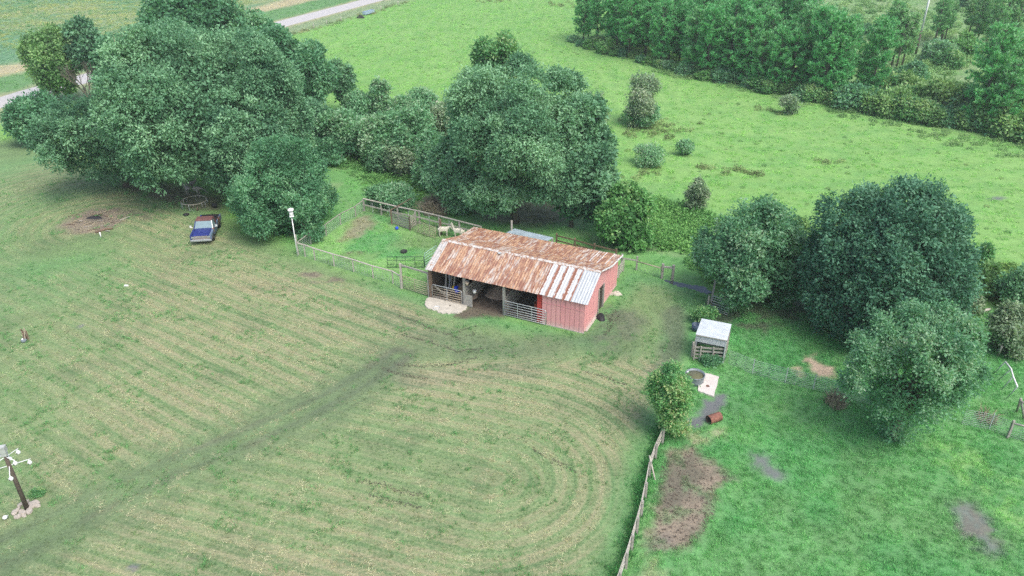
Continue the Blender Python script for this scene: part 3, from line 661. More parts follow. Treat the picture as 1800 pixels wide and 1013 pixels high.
P_FAR = proto('pasture_tuft', *blades(3, 26, .22, .26, .06, .6)[:2], 'tuft', blades(3, 26, .22, .26, .06, .6)[2])
P_HAY = proto('hay_wisp', *wisps(4, 14, .10, .26)[:2], 'tuft', wisps(4, 14, .10, .26)[2])
P_WEED = proto('weed_clump', *dome(5, 70, .5, .42, .19)[:2], 'weedleaf', dome(5, 70, .5, .42, .19)[2])
P_BUSHY = proto('scrub_clump', *dome(6, 160, .95, .95, .30)[:2], 'weedleaf', dome(6, 160, .95, .95, .30)[2])
P_CLOD = proto('clod', *dome(7, 9, .07, .05, .10)[:2], 'tuft', dome(7, 9, .07, .05, .10)[2])
def scatter(name, label, pts, cols, scl, src, seed=0, rots=None):
    n = len(pts); r = np.random.default_rng(seed); me = bpy.data.meshes.new(name)
    me.vertices.add(n); me.vertices.foreach_set('co', np.ascontiguousarray(pts, np.float32).ravel())
    a = me.attributes.new('tcol', 'FLOAT_COLOR', 'POINT'); a.data.foreach_set('color', np.concatenate([cols, np.ones((n, 1))], 1).astype(np.float32).ravel())
    a = me.attributes.new('siz', 'FLOAT', 'POINT'); a.data.foreach_set('value', np.asarray(scl, np.float32))
    rot = np.zeros((n, 3), np.float32); rot[:, 2] = r.uniform(0, 6.28, n) if rots is None else rots
    a = me.attributes.new('rot', 'FLOAT_VECTOR', 'POINT'); a.data.foreach_set('vector', rot.ravel())
    me.update(); o = link(name, me)
    t = bpy.data.node_groups.new(name + '_nodes', 'GeometryNodeTree')
    t.interface.new_socket('Geometry', in_out='INPUT', socket_type='NodeSocketGeometry'); t.interface.new_socket('Geometry', in_out='OUTPUT', socket_type='NodeSocketGeometry')
    gi = t.nodes.new('NodeGroupInput'); go = t.nodes.new('NodeGroupOutput'); ip = t.nodes.new('GeometryNodeInstanceOnPoints'); oi = t.nodes.new('GeometryNodeObjectInfo')
    oi.inputs['Object'].default_value = src
    at = t.nodes.new('GeometryNodeInputNamedAttribute'); at.data_type = 'FLOAT'; at.inputs[0].default_value = 'siz'
    ar = t.nodes.new('GeometryNodeInputNamedAttribute'); ar.data_type = 'FLOAT_VECTOR'; ar.inputs[0].default_value = 'rot'
    t.links.new(gi.outputs[0], ip.inputs['Points']); t.links.new(oi.outputs['Geometry'], ip.inputs['Instance'])
    t.links.new(at.outputs[0], ip.inputs['Scale']); t.links.new(ar.outputs[0], ip.inputs['Rotation']); t.links.new(ip.outputs[0], go.inputs[0])
    md = o.modifiers.new('scatter', 'NODES'); md.node_group = t
    return tag(o, label, None, None, 'stuff')
RS = np.random.default_rng(77)
KEEPOUT = [apron, slab, wp]
_bu, _bv = np.array([.91, -.4145]), np.array([.4145, .91]); _bb = np.array(g(1025.4, 586.5)[:2])
BARNR = [tuple(_bb + _bu * a + _bv * b) for a, b in ((-13.3, .0), (0, 0), (0, 8.2), (-13.3, 8.2))]
def inview(X, Y, mg=1.06):
    fw = Y * cT + ALT * sT; up = Y * sT - ALT * cT
    return (np.abs(X / fw) < .672 * mg) & (np.abs(up / fw) < .378 * mg * 1.02)
def rpts(n, x0, x1, y0, y1):
    X = RS.uniform(x0, x1, n); Y = RS.uniform(y0, y1, n); k = inview(X, Y)
    for q in KEEPOUT + [BARNR]: k &= sdf(q, X, Y) > .1
    return X[k], Y[k]
def pack(X, Y, z=0): return np.stack([X, Y, np.full_like(X, z)], 1)
X, Y = rpts(180000, -62, 46, 25, 82)
gcl, gwt, lw = ground_fields(X, Y); soft = gcl[:, 1] > gcl[:, 0] * 1.12
rv = RS.random(len(X)); fr = sdf(RIGHT, X, Y)
kl = (lw > .5) & (gwt < .2); kr = (fr < -.2) & (gwt < .2) & soft
bright = (.85 + .5 * RS.random((len(X), 1)))
k = kl & (rv < .45)
scatter('short_grass', 'short mown grass on the lawn before the barn', pack(X[k], Y[k]), (gcl * bright)[k], (.45 + .55 * RS.random(k.sum())), P_SHORT, 1)
hay = kl & (gcl[:, 0] > .19) & (rv > .86)
scatter('hay_clippings', 'pale dry hay clippings left in rows on the mown lawn', pack(X[hay], Y[hay]), np.clip(gcl[hay] * .5 + np.array([.17, .17, .11]) * (.8 + .5 * RS.random((hay.sum(), 1))), 0, .6), (.4 + .7 * RS.random(hay.sum())), P_HAY, 2, rots=RS.normal(-.55, .6, hay.sum()))
cl_ = kl & (fbm(X * .7, Y * .7, 171) > .60) & (rv < .22)
scatter('lawn_clumps', 'taller green grass clumps missed by the mower', pack(X[cl_], Y[cl_]), (C_['mowndark'] * .5 + C_['lush'] * .5) * bright[cl_], .4 + .6 * RS.random(cl_.sum()), P_LONG, 6)
pen_ = sdf(PEN, X, Y) < -.2
k = ((kr & (rv < .7)) | (pen_ & (rv < .25)))
scatter('pasture_grass', 'lush green grass in the right paddock and the small yard', pack(X[k], Y[k]), (gcl * bright)[k], (.45 + .6 * RS.random(k.sum())), P_LONG, 3)
X, Y = rpts(150000, -130, 135, 60, 215)
gcl, gwt, lw = ground_fields(X, Y); pr = ss(0.0, 1, 75 / Y)
k = (lw < .3) & (pld(ROADL, X, Y) > 3.6) & (RS.random(len(X)) < .30) & (gwt < .2) & (sdf(PEN, X, Y) > 0)
scatter('meadow_grass', 'yellow green grass of the far pasture', pack(X[k], Y[k]), (gcl * (.95 + .3 * RS.random((len(X), 1))))[k], .35 + .5 * RS.random(k.sum()), P_FAR, 4)
def zone(poly, n, edge=.5):
    a = np.array(poly); X = RS.uniform(a[:, 0].min(), a[:, 0].max(), n); Y = RS.uniform(a[:, 1].min(), a[:, 1].max(), n)
    k = (sdf(poly, X, Y) + edge * 3 * (fbm(X * .3, Y * .3, 131) - .5) < 0) & inview(X, Y, 1.1); return X[k], Y[k]
def weeds(name, label, poly, n, c0, c1, s0, s1, src, seed, edge=.5, clump=.0):
    X, Y = zone(poly, n, edge)
    if clump: k = fbm(X * .25, Y * .25, 141 + seed) > clump; X, Y = X[k], Y[k]
    t = np.clip(fbm(X * .3, Y * .3, 151 + seed) * 1.6 - .3 + RS.normal(0, .15, len(X)), 0, 1)[:, None]
    return scatter(name, label, pack(X, Y, -.02), np.array(c0) * (1 - t) + np.array(c1) * t, s0 + (s1 - s0) * RS.random(len(X)) ** 1.6, src, seed)
# weeds dotted over the far pasture
far_p = G([(560, 60), (1000, 0), (1000, 75), (1150, 130), (1480, 195), (1800, 262), (1900, 480), (1700, 430), (1420, 370), (1080, 330), (1060, 250), (900, 160), (640, 190)])
weeds('pasture_weeds', 'low dark weeds dotted over the far pasture', far_p, 2300, (.075, .17, .055), (.19, .25, .10), .2, .7, P_WEED, 11, .5, .48)
weeds('hedge_weeds', 'bright green viny weeds along the ditch behind the barn', G([(1060, 425), (1130, 350), (1200, 360), (1290, 395), (1420, 400), (1440, 470), (1330, 520), (1250, 500), (1200, 440), (1130, 440)]), 1000, (.055, .16, .045), (.16, .31, .09), .7, 2.1, P_WEED, 12)
weeds('yard_weeds', 'bright leafy weeds between the scrub and the yard fence', G([(590, 265), (700, 270), (770, 320), (760, 345), (725, 365), (650, 360), (630, 320), (600, 300)]), 600, (.055, .15, .05), (.15, .29, .085), .6, 1.8, P_WEED, 13)
weeds('wood_edge_weeds', 'grey green weeds spilling from the wood edge into the pasture', G([(1000, 70), (1150, 116), (1300, 150), (1500, 192), (1570, 205), (1800, 250), (1860, 300), (1640, 250), (1500, 215), (1320, 165), (1150, 128)]), 1600, (.07, .15, .05), (.16, .25, .10), .7, 1.6, P_WEED, 14)
weeds('ditch_weeds', 'dark green weeds beside the right hand fence line', G([(1690, 465), (1800, 470), (1850, 560), (1760, 545), (1700, 520)]), 260, (.05, .12, .035), (.15, .25, .06), .8, 1.7, P_WEED, 15)
weeds('cleared_scrub', 'low clumpy scrub over the cleared ground beyond the pines', G([(1290, -10), (1320, 70), (1500, 160), (1560, 190), (1800, 215), (2000, 200), (1960, -10)]), 3400, (.09, .20, .07), (.21, .32, .12), .45, 1.35, P_BUSHY, 16, 1, .40)
weeds('crop_plants', 'patchy green and yellow crop in the field beyond the road', [tuple(p) for p in np.array(G([(-30, 0), (-60, 110), (40, 85), (240, 60), (350, 40), (445, 4), (440, -12), (-20, -12)]))], 9000, (.085, .215, .10), (.30, .33, .12), .4, .85, P_WEED, 17)
weeds('road_fence_weeds', 'tall brown green weeds along the roadside fence', [tuple(p) for p in np.array(G([(530, 60), (600, 42), (720, 6), (722, 0), (640, 24), (560, 46), (500, 64)]))], 420, (.09, .15, .06), (.22, .22, .11), .6, 1.3, P_WEED, 18, .2)
_wc = []
for a, b, rr_, n in ((1160, 222, 2.6, 26), (1140, 232, 2, 18), (1290, 298, 1.4, 10), (1240, 295, .8, 6), (1375, 195, 1.3, 8), (870, 2, 3.5, 18), (990, 8, 3.5, 18), (1455, 285, .8, 4), (1125, 310, 1.5, 9)):
    p = g(a, b); _wc += [(p.x + RS.normal(0, rr_), p.y + RS.normal(0, rr_ * .8)) for _ in range(n)]
_wc = np.array(_wc); scatter('brown_weeds', 'brownish tall weeds in loose patches of the far pasture', pack(_wc[:, 0], _wc[:, 1], -.02), np.array([.145, .195, .080]) * (.7 + .6 * RS.random((len(_wc), 1))), .6 + .9 * RS.random(len(_wc)), P_WEED, 19)
# tyre ruts: clods thrown up in two lines
_tp = []; 
for line in ([(700, 556), (728, 565), (760, 580), (800, 592), (812, 598)], [(705, 590), (745, 598), (775, 608), (800, 616)], [(800, 620), (822, 616), (846, 614)], [(668, 646), (690, 655), (730, 664), (752, 666)], [(690, 640), (740, 645), (790, 642), (840, 630)], [(805, 585), (820, 578), (838, 572)], [(820, 592), (836, 586)], [(1064, 548), (1074, 566)], [(1082, 545), (1066, 578)], [(1090, 556), (1062, 590)], [(640, 845), (670, 854), (745, 872)], [(650, 868), (700, 884), (740, 893)], [(935, 790), (965, 805), (1015, 830)], [(1030, 655), (1068, 664), (1100, 678)]):
    q = [g(*k) for k in line]
    for a, b in zip(q[:-1], q[1:]):
        L = (b - a).length; n = int(L * 20)
        for i in range(n):
            p = a.lerp(b, (i + RS.random()) / n); dn = Vector((-(b - a).y, (b - a).x, 0)).normalized() * RS.normal(0, .10); _tp.append((p.x + dn.x, p.y + dn.y))
_tp = np.array(_tp); scatter('tyre_ruts', 'dark tractor tyre ruts pressed into the grass before the barn', pack(_tp[:, 0], _tp[:, 1], -.01), np.array([.095, .09, .07]) * (.7 + .7 * RS.random((len(_tp), 1))), .3 + .55 * RS.random(len(_tp)), P_CLOD, 20)
_dp = zone(DIRT, 2400, .3); scatter('paddock_clods', 'brown dung and soil clods on the bare paddock patch', pack(_dp[0], _dp[1], -.01), np.array([.125, .105, .085]) * (.6 + .9 * RS.random((len(_dp[0]), 1))), (.25 + .6 * RS.random(len(_dp[0])) ** 2), P_CLOD, 21)

# ------------------------------------------------------------------ the barn
BB = g(1025.4, 586.5); BRZ = math.atan2(-.4145, .91)
barn = thing('barn', (BB.x, BB.y, 0), 'long open fronted barn with rusty tin roof and faded red boards', 'barn', None, BRZ)
_R = Matrix.Rotation(BRZ, 3, 'Z')
def bw(u, v, z=0): return Vector((BB.x, BB.y, 0)) + _R @ Vector((u, v, z))      # barn frame -> world
PROF = [(-.22, 2.62), (2.85, 3.97), (5.6, 3.12), (8.45, 2.80)]
def roof_z(v):
    for (a, za), (b, zb) in zip(PROF[:-1], PROF[1:]):
        if v <= b or b == PROF[-1][0]: return za + (zb - za) * (v - a) / (b - a)
def sheet_mesh(a, b, w, lift, crimps=3, mat='rust', name='roof_sheet'):
    """corrugated sheet from profile point a to b, centred on u=0 so that its material runs with the sheet"""
    mb = MB(); n = crimps * 4; sl = Vector((0, b[0] - a[0], b[1] - a[1])); nrm = Vector((1, 0, 0)).cross(sl).normalized()
    L = sl.length; m = 5
    for side in (0, -.012):
        for j in range(m + 1):
            for i in range(n + 1):
                u = -w / 2 + w * i / n; h = .030 * (1 if i % 4 == 2 else (.35 if i % 4 in (1, 3) else 0))
                p = Vector((u, a[0], a[1])) + sl * (j / m) + nrm * (h + side + lift); mb.v.append(tuple(p))
    W_ = n + 1; S = W_ * (m + 1)
    for j in range(m):
        for i in range(n):
            o = j * W_ + i; mb.f.append((o, o + 1, o + W_ + 1, o + W_)); mb.f.append((S + o, S + o + W_, S + o + W_ + 1, S + o + 1))
    for i in range(n): mb.f.append((i, S + i, S + i + 1, i + 1)); o = m * W_ + i; mb.f.append((o, o + 1, S + o + 1, S + o))
    for j in range(m):
        o = j * W_; mb.f.append((o, o + W_, S + o + W_, S + o)); o += n; mb.f.append((o, S + o, S + o + W_, o + W_))
    return mb.mesh(name, mat)
SW = .66; U0 = -13.58; NS = 21
rr = random.Random(5)
for (pa, pb, row) in ((PROF[0], PROF[1], 0), (PROF[1], PROF[2], 1), (PROF[2], PROF[3], 2)):
    ov = .0 if row < 2 else .05
    a = Vector((pa[0], pa[1])); b = Vector((pb[0], pb[1])); d = (b - a).normalized()
    a2 = a - d * (.06 if row == 2 else 0); b2 = b + d * (.0)
    lift0 = .03 + (.012 if row == 1 else 0)
    me_r = sheet_mesh(a2, b2, SW + .03, 0, 3, 'rust'); me_w = sheet_mesh(a2, b2, SW + .03, 0, 3, 'whitetin'); me_g = sheet_mesh(a2, b2, SW + .03, 0, 3, 'galv')
    me_p = sheet_mesh(a2, b2, SW + .03, 0, 3, 'paletin')
    for i in range(NS):
        me_s = me_r
        if row == 0 and 14 < i < 19: me_s = me_w
        if row == 0 and i >= 19: me_s = me_g
        if row == 0 and i == 0: me_s = me_p
        o = link('roof_sheet', me_s, barn, (U0 + SW * (i + .5), rr.uniform(-.02, .02) if row != 1 else 0, lift0 + (.016 if i % 2 else 0) + rr.uniform(0, .010)))
        o.rotation_euler = (0, rr.uniform(-.006, .006), rr.uniform(-.004, .004))
m_ = M('peeling_ridge'); nn = m_.noise(m_.mapv(m_.coord(), (3, 4, 4)), 1.5, 6, .75)
m_.base(m_.ramp(nn, [(.44, (.33, .18, .11)), (.52, (.56, .54, .50)), (.7, (.62, .63, .63))])); MAT['ridge'] = m_.m
for i in range(6):
    u0, u1 = U0 + i * 2.31, U0 + (i + 1) * 2.31 - .006
    mb = MB(); z = PROF[1][1] + .085 + (.006 if i % 2 else 0)
    for u in (u0, u1): mb.v += [(u, 2.85 - .19, z - .085), (u, 2.85, z), (u, 2.85 + .12, z - .037), (u, 2.85 + .12, z - .047), (u, 2.85, z - .012), (u, 2.85 - .19, z - .097)]
    mb.f += [(0, 6, 7, 1), (1, 7, 8, 2), (2, 8, 9, 3), (3, 9, 10, 4), (4, 10, 11, 5), (5, 11, 6, 0), (0, 1, 2, 3, 4, 5), (11, 10, 9, 8, 7, 6)]
    mb.build('ridge_cap', 'ridge', barn)
mb = MB(); mb.bar((.30, 2.9, 4.03), (.30, 5.6, 3.20), .05, .10); mb.bar((.30, 5.6, 3.20), (.30, 8.47, 2.87), .05, .10); mb.build('verge_trim', 'white', barn)
for k in range(3):
    u = .29 - .66 * (k + 1); mb = MB(); mb.bar((u, 5.7, 3.185), (u, 8.4, 2.885), .05, .012); mb.build('seam_strip', 'white', barn)
MB().lathe([(.0, .0), (.16, .0), (.16, .015), (.0, .02)], (-8.2, 2.55, 3.99), 12).build('roof_patch', 'galv', barn)
# boarded walls
def board(u0, u1, v0, v1, z0, za, zb, th, mat, name='plank'):
    """upright board from (u0,v0) to (u1,v1), top slanting from za to zb; th = thickness outwards"""
    d = Vector((u1 - u0, v1 - v0, 0)).normalized(); nv = Vector((d.y, -d.x, 0)) * th
    A = Vector((u0, v0, 0)); B = Vector((u1, v1, 0))
    q = [A, B, B - nv, A - nv]; mb = MB()
    mb.hexa([(p.x, p.y, z0) for p in q] + [(q[0].x, q[0].y, za), (q[1].x, q[1].y, zb), (q[2].x, q[2].y, zb), (q[3].x, q[3].y, za)])
    return mb.build(name, mat, barn)
NB = 9; bwid = 3.42 / NB
for i in range(NB):
    u0 = -3.42 + i * bwid; j = rr.uniform(0, .012)
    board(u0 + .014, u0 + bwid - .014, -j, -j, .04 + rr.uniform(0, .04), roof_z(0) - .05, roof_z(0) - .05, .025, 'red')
MB().box((-1.71, .045, 1.3), (3.40, .03, 2.5)).build('sheathing', 'darkwood', barn)
MB().box((-1.71, -.0, .03), (3.5, .10, .08)).build('sill_board', 'palewood', barn)
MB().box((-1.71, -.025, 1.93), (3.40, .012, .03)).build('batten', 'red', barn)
for k in range(2): board(-3.88 + k * .23, -3.88 + k * .23 + .215, .10, .10, .03, roof_z(.1) - .06, roof_z(.1) - .06, .03, 'redtrim')
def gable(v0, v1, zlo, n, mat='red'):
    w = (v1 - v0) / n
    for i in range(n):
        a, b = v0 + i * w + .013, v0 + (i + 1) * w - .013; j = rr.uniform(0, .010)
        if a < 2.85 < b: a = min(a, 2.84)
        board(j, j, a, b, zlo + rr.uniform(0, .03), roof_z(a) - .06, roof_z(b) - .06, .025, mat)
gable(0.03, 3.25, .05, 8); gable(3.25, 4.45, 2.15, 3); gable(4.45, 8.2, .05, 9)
MB().box((-.045, 1.6, 1.28), (.03, 3.1, 2.4)).build('sheathing', 'darkwood', barn)
MB().box((-.045, 6.35, 1.28), (.03, 3.6, 2.4)).build('sheathing', 'darkwood', barn)
for v in (3.22, 4.42): MB().box((.03, v, 1.1), (.13, .14, 2.2)).build('door_post', 'greywood', barn)
MB().bar((.10, .3, .06), (.10, 2.9, .05), .18, .07).build('sill_board', 'palewood', barn)
for i in range(7): board(-13.3, -13.3, .3 + i * 1.13, .3 + i * 1.13 + 1.1, .03, min(roof_z(.3 + i * 1.13), roof_z(.3 + (i + 1) * 1.13)) - .08, min(roof_z(.3 + i * 1.13), roof_z(.3 + (i + 1) * 1.13)) - .08, -.03, 'darkwood')
for i in range(12): board(-13.2 + i * 1.1, -13.2 + i * 1.1 + 1.08, 8.2, 8.2, .03, 2.68, 2.68, .03, 'darkwood')
for u, mat in ((-13.25, 'brownwood'), (-10.12, 'greywood'), (-6.63, 'greywood')):
    MB().box((u, .02, 1.30), (.20, .20, 2.66)).build('post', mat, barn)
MB().box((-13.47, .05, 1.15), (.12, .14, 2.3)).build('post', 'greywood', barn)
for u in (-13.2, -10.12, -6.63, -3.3, -.1):
    for v in (4.1, 8.0): MB().box((u, v, 1.42), (.16, .16, min(2.75, roof_z(v) - .3))).build('post', 'darkwood', barn)
for v in (.12, 2.85, 5.6, 8.1): MB().box((-6.65, v, roof_z(v) - .12), (13.1, .09, .14)).build('beam', 'darkwood', barn)
for u in (-10.12, -6.63):
    for k in range(6):
        MB().bar((u + .10, .15, .22 + k * .26), (u + .10, 3.9, .25 + k * .25), .03, .17).build('plank', 'greywood', barn)
for k in range(5): MB().bar((-6.4, 4.0, .25 + k * .3), (-3.5, 4.0, .25 + k * .3), .03, .15).build('plank', 'greywood', barn)
MB().box((-9.75, -.02, .55), (.62, .10, 1.0)).build('gate_board', 'greywood', barn)
flo = MB().prism([(-13.25, .05), (-3.4, .05), (-3.4, 8.1), (-13.25, 8.1)], -.05, .02).build('dirt_floor', 'soil', barn)

# gates: pipe frames with rails and stiles as separate parts
def pipe_gate(p0, p1, h, z0, rails, stiles, mat, label, r=.028, name='pipe_gate', group=None, lean=(0, 0), round_ends=True, mat2=None):
    p0 = Vector((p0[0], p0[1], 0)); p1 = Vector((p1[0], p1[1], 0)); L = (p1 - p0).length; d = (p1 - p0).normalized()
    rz = math.atan2(d.y, d.x); t = thing(name, p0, label, 'gate', group, rz); ln = Vector((0, lean[0], 0))
    P = lambda x, z: Vector((x, lean[0] * z / h, z0 + z))
    c = .14 if round_ends else 0
    loop = [P(0, 0), P(0, h - c), P(c * .3, h - c * .3), P(c, h), P(L - c, h), P(L - c * .3, h - c * .3), P(L, h - c), P(L, 0)]
    MB().path(loop, r, 6).build('gate_frame', mat, t, True)
    for k in range(rails):
        z = h * (k / rails) ** 1.12 + .03 if rails > 1 else .03
        MB().path([P(r, z), P(L - r, z)], r * .85, 6).build('rail', mat2 or mat, t, True)
    for k in range(stiles):
        x = L * (k + 1) / (stiles + 1); MB().bar(P(x, 0), P(x, h), .035, .035, (0, 1, 0)).build('stile', mat, t)
    return t
pipe_gate(bw(-13.1, -.05), bw(-10.35, -.05), 1.22, .10, 6, 1, 'pipe', 'silver pipe gate with brown boards closing the cluttered left bay', mat2='tanpipe')
for k in range(7):
    pass
pipe_gate(bw(-6.62, -.12), bw(-3.02, -.16), 1.28, .10, 6, 2, 'pipe', 'silver pipe gate closing the bay beside the red boards')
pipe_gate(bw(-6.0, 5.9), bw(-3.5, 5.9), 1.25, .55, 6, 1, 'pipe', 'silver pipe gate inside the dark stall behind the red boards')
pipe_gate(bw(-.35, 3.35), bw(-.35, 4.35), 1.6, .35, 6, 1, 'pipe', 'narrow silver pipe gate in the doorway of the red end wall')

# things kept in the barn
RB = random.Random(8)
for k in range(9):
    u = -12.9 + RB.random() * 1.5; a = bw(u, .9 + RB.random(), .02); b = bw(u - .2 + RB.random() * .5, 1.5 + RB.random() * .8, 1.7 + RB.random() * .6)
    mb = MB(); mb.bar(a, b, .05 + .05 * (k % 2), .05); t = mb.build('leaning_pole', ['greywood', 'pipe', 'palewood'][k % 3])
    tag(t, 'grey pole leaning among the clutter of the left barn bay', 'pole', 'poles leaning in the left barn bay')
for k in range(3):
    a = bw(-12.95 + k * .1, .12, 1.15 - k * .1); b = bw(-11.9 + k * .22, .15, .35 + k * .1)
    mb = MB(); mb.bar(a, b, .04, .06); tag(mb.build('leaning_board', 'palewood'), ['pale board slanting steeply across the left bay gate', 'pale board slanting in the middle behind the left bay gate', 'pale board slanting lowest behind the left bay gate'][k], 'board', 'boards slanting behind the left bay gate')
def heap(name, c, R, H, mat, label, cat, seed=0, n=18, rings=6, flat=(1, 1), rough=.12):
    r = random.Random(seed); mb = MB(); ph = [r.uniform(0, 6) for _ in range(4)]
    for j in range(rings + 1):
        t = j / rings; z = H * (1 - t ** 1.7)
        for i in range(n):
            a = 2 * math.pi * i / n; k = 1 + rough * (math.sin(3 * a + ph[0]) + .6 * math.sin(5 * a + ph[1])) + r.uniform(-.05, .05)
            mb.v.append((R * t * k * math.cos(a) * flat[0], R * t * k * math.sin(a) * flat[1], z * (1 + r.uniform(-rough, rough)) - (.04 if j == rings else 0)))
    for j in range(rings):
        for i in range(n): o = j * n; i2 = (i + 1) % n; mb.f.append((o + i, o + n + i, o + n + i2, o + i2))
    t = mb.build(name, mat, None, False); t.location = c; return tag(t, label, cat)
heap('hay_heap', bw(-11.0, 2.0, .02), 1.3, .85, 'tan_soil', 'tan heap of loose hay inside the left barn bay', 'hay heap', 2)
heap('tan_mound', bw(-8.3, 3.0, .02), 1.35, .6, 'tan_soil', 'low tan mound on the floor of the open middle bay', 'earth heap', 3, flat=(1.1, .8))  # low tan mound on the bay floor
def jug(p, mat, label, r=.13, h=.3, nm='jug', cat='jug'):
    mb = MB(); mb.lathe([(r * .92, 0), (r, .03), (r, h * .7), (r * .6, h * .88), (r * .25, h * .92), (r * .25, h)], (0, 0, 0), 12); t = thing(nm, p, label, cat); mb.build('body', mat, t, True)
    MB().path([(r * .2, 0, h * .95), (r * 1.15, 0, h * .9), (r * 1.1, 0, h * .5)], .018, 6).build('handle', mat, t, True); return t
jug(bw(-11.75, 1.15, .62), 'yellow', 'yellow plastic jug next to blue jugs in the left bay')
jug(bw(-11.45, 1.0, .66), 'blue', 'upright blue plastic jug on the hay heap in the left bay', .17, .36)
o = jug(bw(-11.3, .75, .70), 'blue', 'tipped blue plastic jug on the hay heap in the left bay', .16, .34); o.rotation_euler = (1.2, .3, .4)
jug(bw(-10.75, 1.25, .80), 'redp', 'red fuel can on the hay heap in the left bay', .17, .34, 'fuel_can', 'fuel can')
jug(bw(-10.55, 1.2, .8), 'white', 'white plastic jug beside the red fuel can in the left bay', .13, .28)
def bucket(p, mat, label, r=.15, h=.28, rot=None):
    t = thing('bucket', p, label, 'bucket'); MB().lathe([(r * .75, 0), (r, h), (r * .9, h), (r * .68, .03), (.0, .03)], (0, 0, 0), 14, None, True).build('pail', mat, t, True)
    MB().path([(-r, 0, h), (-r * .7, 0, h + r * .7), (0, 0, h + r), (r * .7, 0, h + r * .7), (r, 0, h)], .01, 5).build('handle', 'pipe', t, True); return t
bucket(bw(-9.85, -.05, 1.98), 'tanpipe', 'tan bucket hanging under the eave by the left bay post')
bucket(bw(-9.4, .35, 1.15), 'white', 'white bucket hanging on the plank divider of the middle bay', .14, .24)
bucket(bw(-4.6, 2.0, .03), 'orange', 'orange bucket on the dark floor behind the silver gate', .30, .5)
heap('hay_scraps', g(1083, 517.5), .42, .30, 'concrete', 'small pale heap of scraps on grass by the red end wall', 'scrap heap', 5, flat=(1.3, .8))
heap('black_rubbish', bw(.45, 2.75, 0), .55, .35, 'black', 'black rubbish heap at the doorway of the red end wall', 'rubbish heap', 6, flat=(.7, 1.2))
tub = thing('rubber_bowl', g(767.5, 543.2), 'grey rubber feed bowl at the left edge of the concrete apron', 'feed bowl')
MB().lathe([(.22, 0), (.27, .14), (.25, .14), (.2, .03), (0, .03)], n=16).build('bowl', 'pipe', tub, True)
st_ = MB().lathe([(.07, .09), (.06, .13), (0, .14)], (g(791, 539.4).x, g(791, 539.4).y, 0), 8).build('apron_stone', 'darkwood'); tag(st_, 'small dark stone lying on the concrete apron', 'stone')
# slat gate propped along the rear of the end wall
def board_fence_run(t, P, zs, mat, w=.03, h=.13, name='rail'):
    for a, b in zip(P[:-1], P[1:]):
        for z in zs:
            MB().bar((a.x, a.y, z), (b.x, b.y, z), w, h).build(name, mat, t, False, True)
a, b = g(1077, 502), g(1096, 476); t = thing('slat_gate', a, 'pale wooden slat gate standing by the rear of the red end wall', 'gate')
for k in range(5): MB().bar((a.x, a.y, .2 + k * .23), (b.x, b.y, .2 + k * .23), .03, .10).build('slat', 'palewood', t, False, True)
for f in (.05, .5, .95): q = a.lerp(b, f); MB().box((q.x + .04, q.y, .62), (.06, .08, 1.24)).build('batten', 'palewood', t, False, True)
# lean-to with grey corrugated roof behind the barn
c4 = [g(889, 409.3, 2.0), g(962, 424, 2.0), g(972, 418, 2.25), g(903.7, 402, 2.25)]
lt = thing('lean_to', (c4[0].x, c4[0].y, 0), 'low lean-to with blue grey corrugated roof behind the barn', 'lean-to')
for i in range(8):
    f0, f1 = i / 8, (i + 1) / 8 + .004; mb = MB(); n = 8
    for s_ in (0, -.015):
        for (A, B) in ((c4[0], c4[1]), (c4[3], c4[2])):
            for k in range(n + 1):
                q = A.lerp(B, f0 + (f1 - f0) * k / n); mb.v.append((q.x, q.y, q.z + .025 * (1 if k % 4 == 2 else 0 if k % 4 == 0 else .5) + s_ + (.008 if i % 2 else 0)))
    N_ = n + 1
    for k in range(n): mb.f += [(k, k + 1, N_ + k + 1, N_ + k), (2 * N_ + k, 3 * N_ + k, 3 * N_ + k + 1, 2 * N_ + k + 1), (k, 2 * N_ + k, 2 * N_ + k + 1, k + 1), (N_ + k, N_ + k + 1, 3 * N_ + k + 1, 3 * N_ + k)]
    mb.build('roof_sheet', 'leantin' if 'leantin' in MAT else 'galv', lt, False, True)
for q in c4: MB().box((q.x * .985 + .015 * (c4[0].x + c4[2].x) / 2, q.y, q.z / 2 - .03), (.12, .12, q.z - .06)).build('post', 'greywood', lt, False, True)
q = g(899.5, 409, 2.0); tag(MB().box((q.x, q.y + .15, 1.55), (.16, .16, 3.1)).build('tall_post', 'palewood'), 'tall pale post standing at the corner of the lean-to', 'post')

# ------------------------------------------------------------------ fences
def wire_panel(t, P, h, nh=5, sp=.35, r=.006, name='wire_mesh', z0=.05, lean=Vector((0, 0, 0))):
    mb = MB()
    for a, b in zip(P[:-1], P[1:]):
        L = (b - a).length
        for k in range(nh + 1):
            z = z0 + (h - z0) * k / nh; mb.path([(a.x, a.y, z), (b.x, b.y, z)], r, 3, False)
        n = max(1, int(L / sp))
        for i in range(n):
            q = a.lerp(b, i / n); mb.path([(q.x, q.y, z0), (q.x, q.y, h)], r, 3, False)
    o = mb.build(name, 'wire', t, False, True); o['kind'] = 'stuff'; return o
def post(t, p, h, w, mat, name='post', lean=(0, 0)):
    MB().bar((p.x, p.y, -.1), (p.x + lean[0], p.y + lean[1], h), w, w, (0, 1, 0)).build(name, mat, t, False, True)
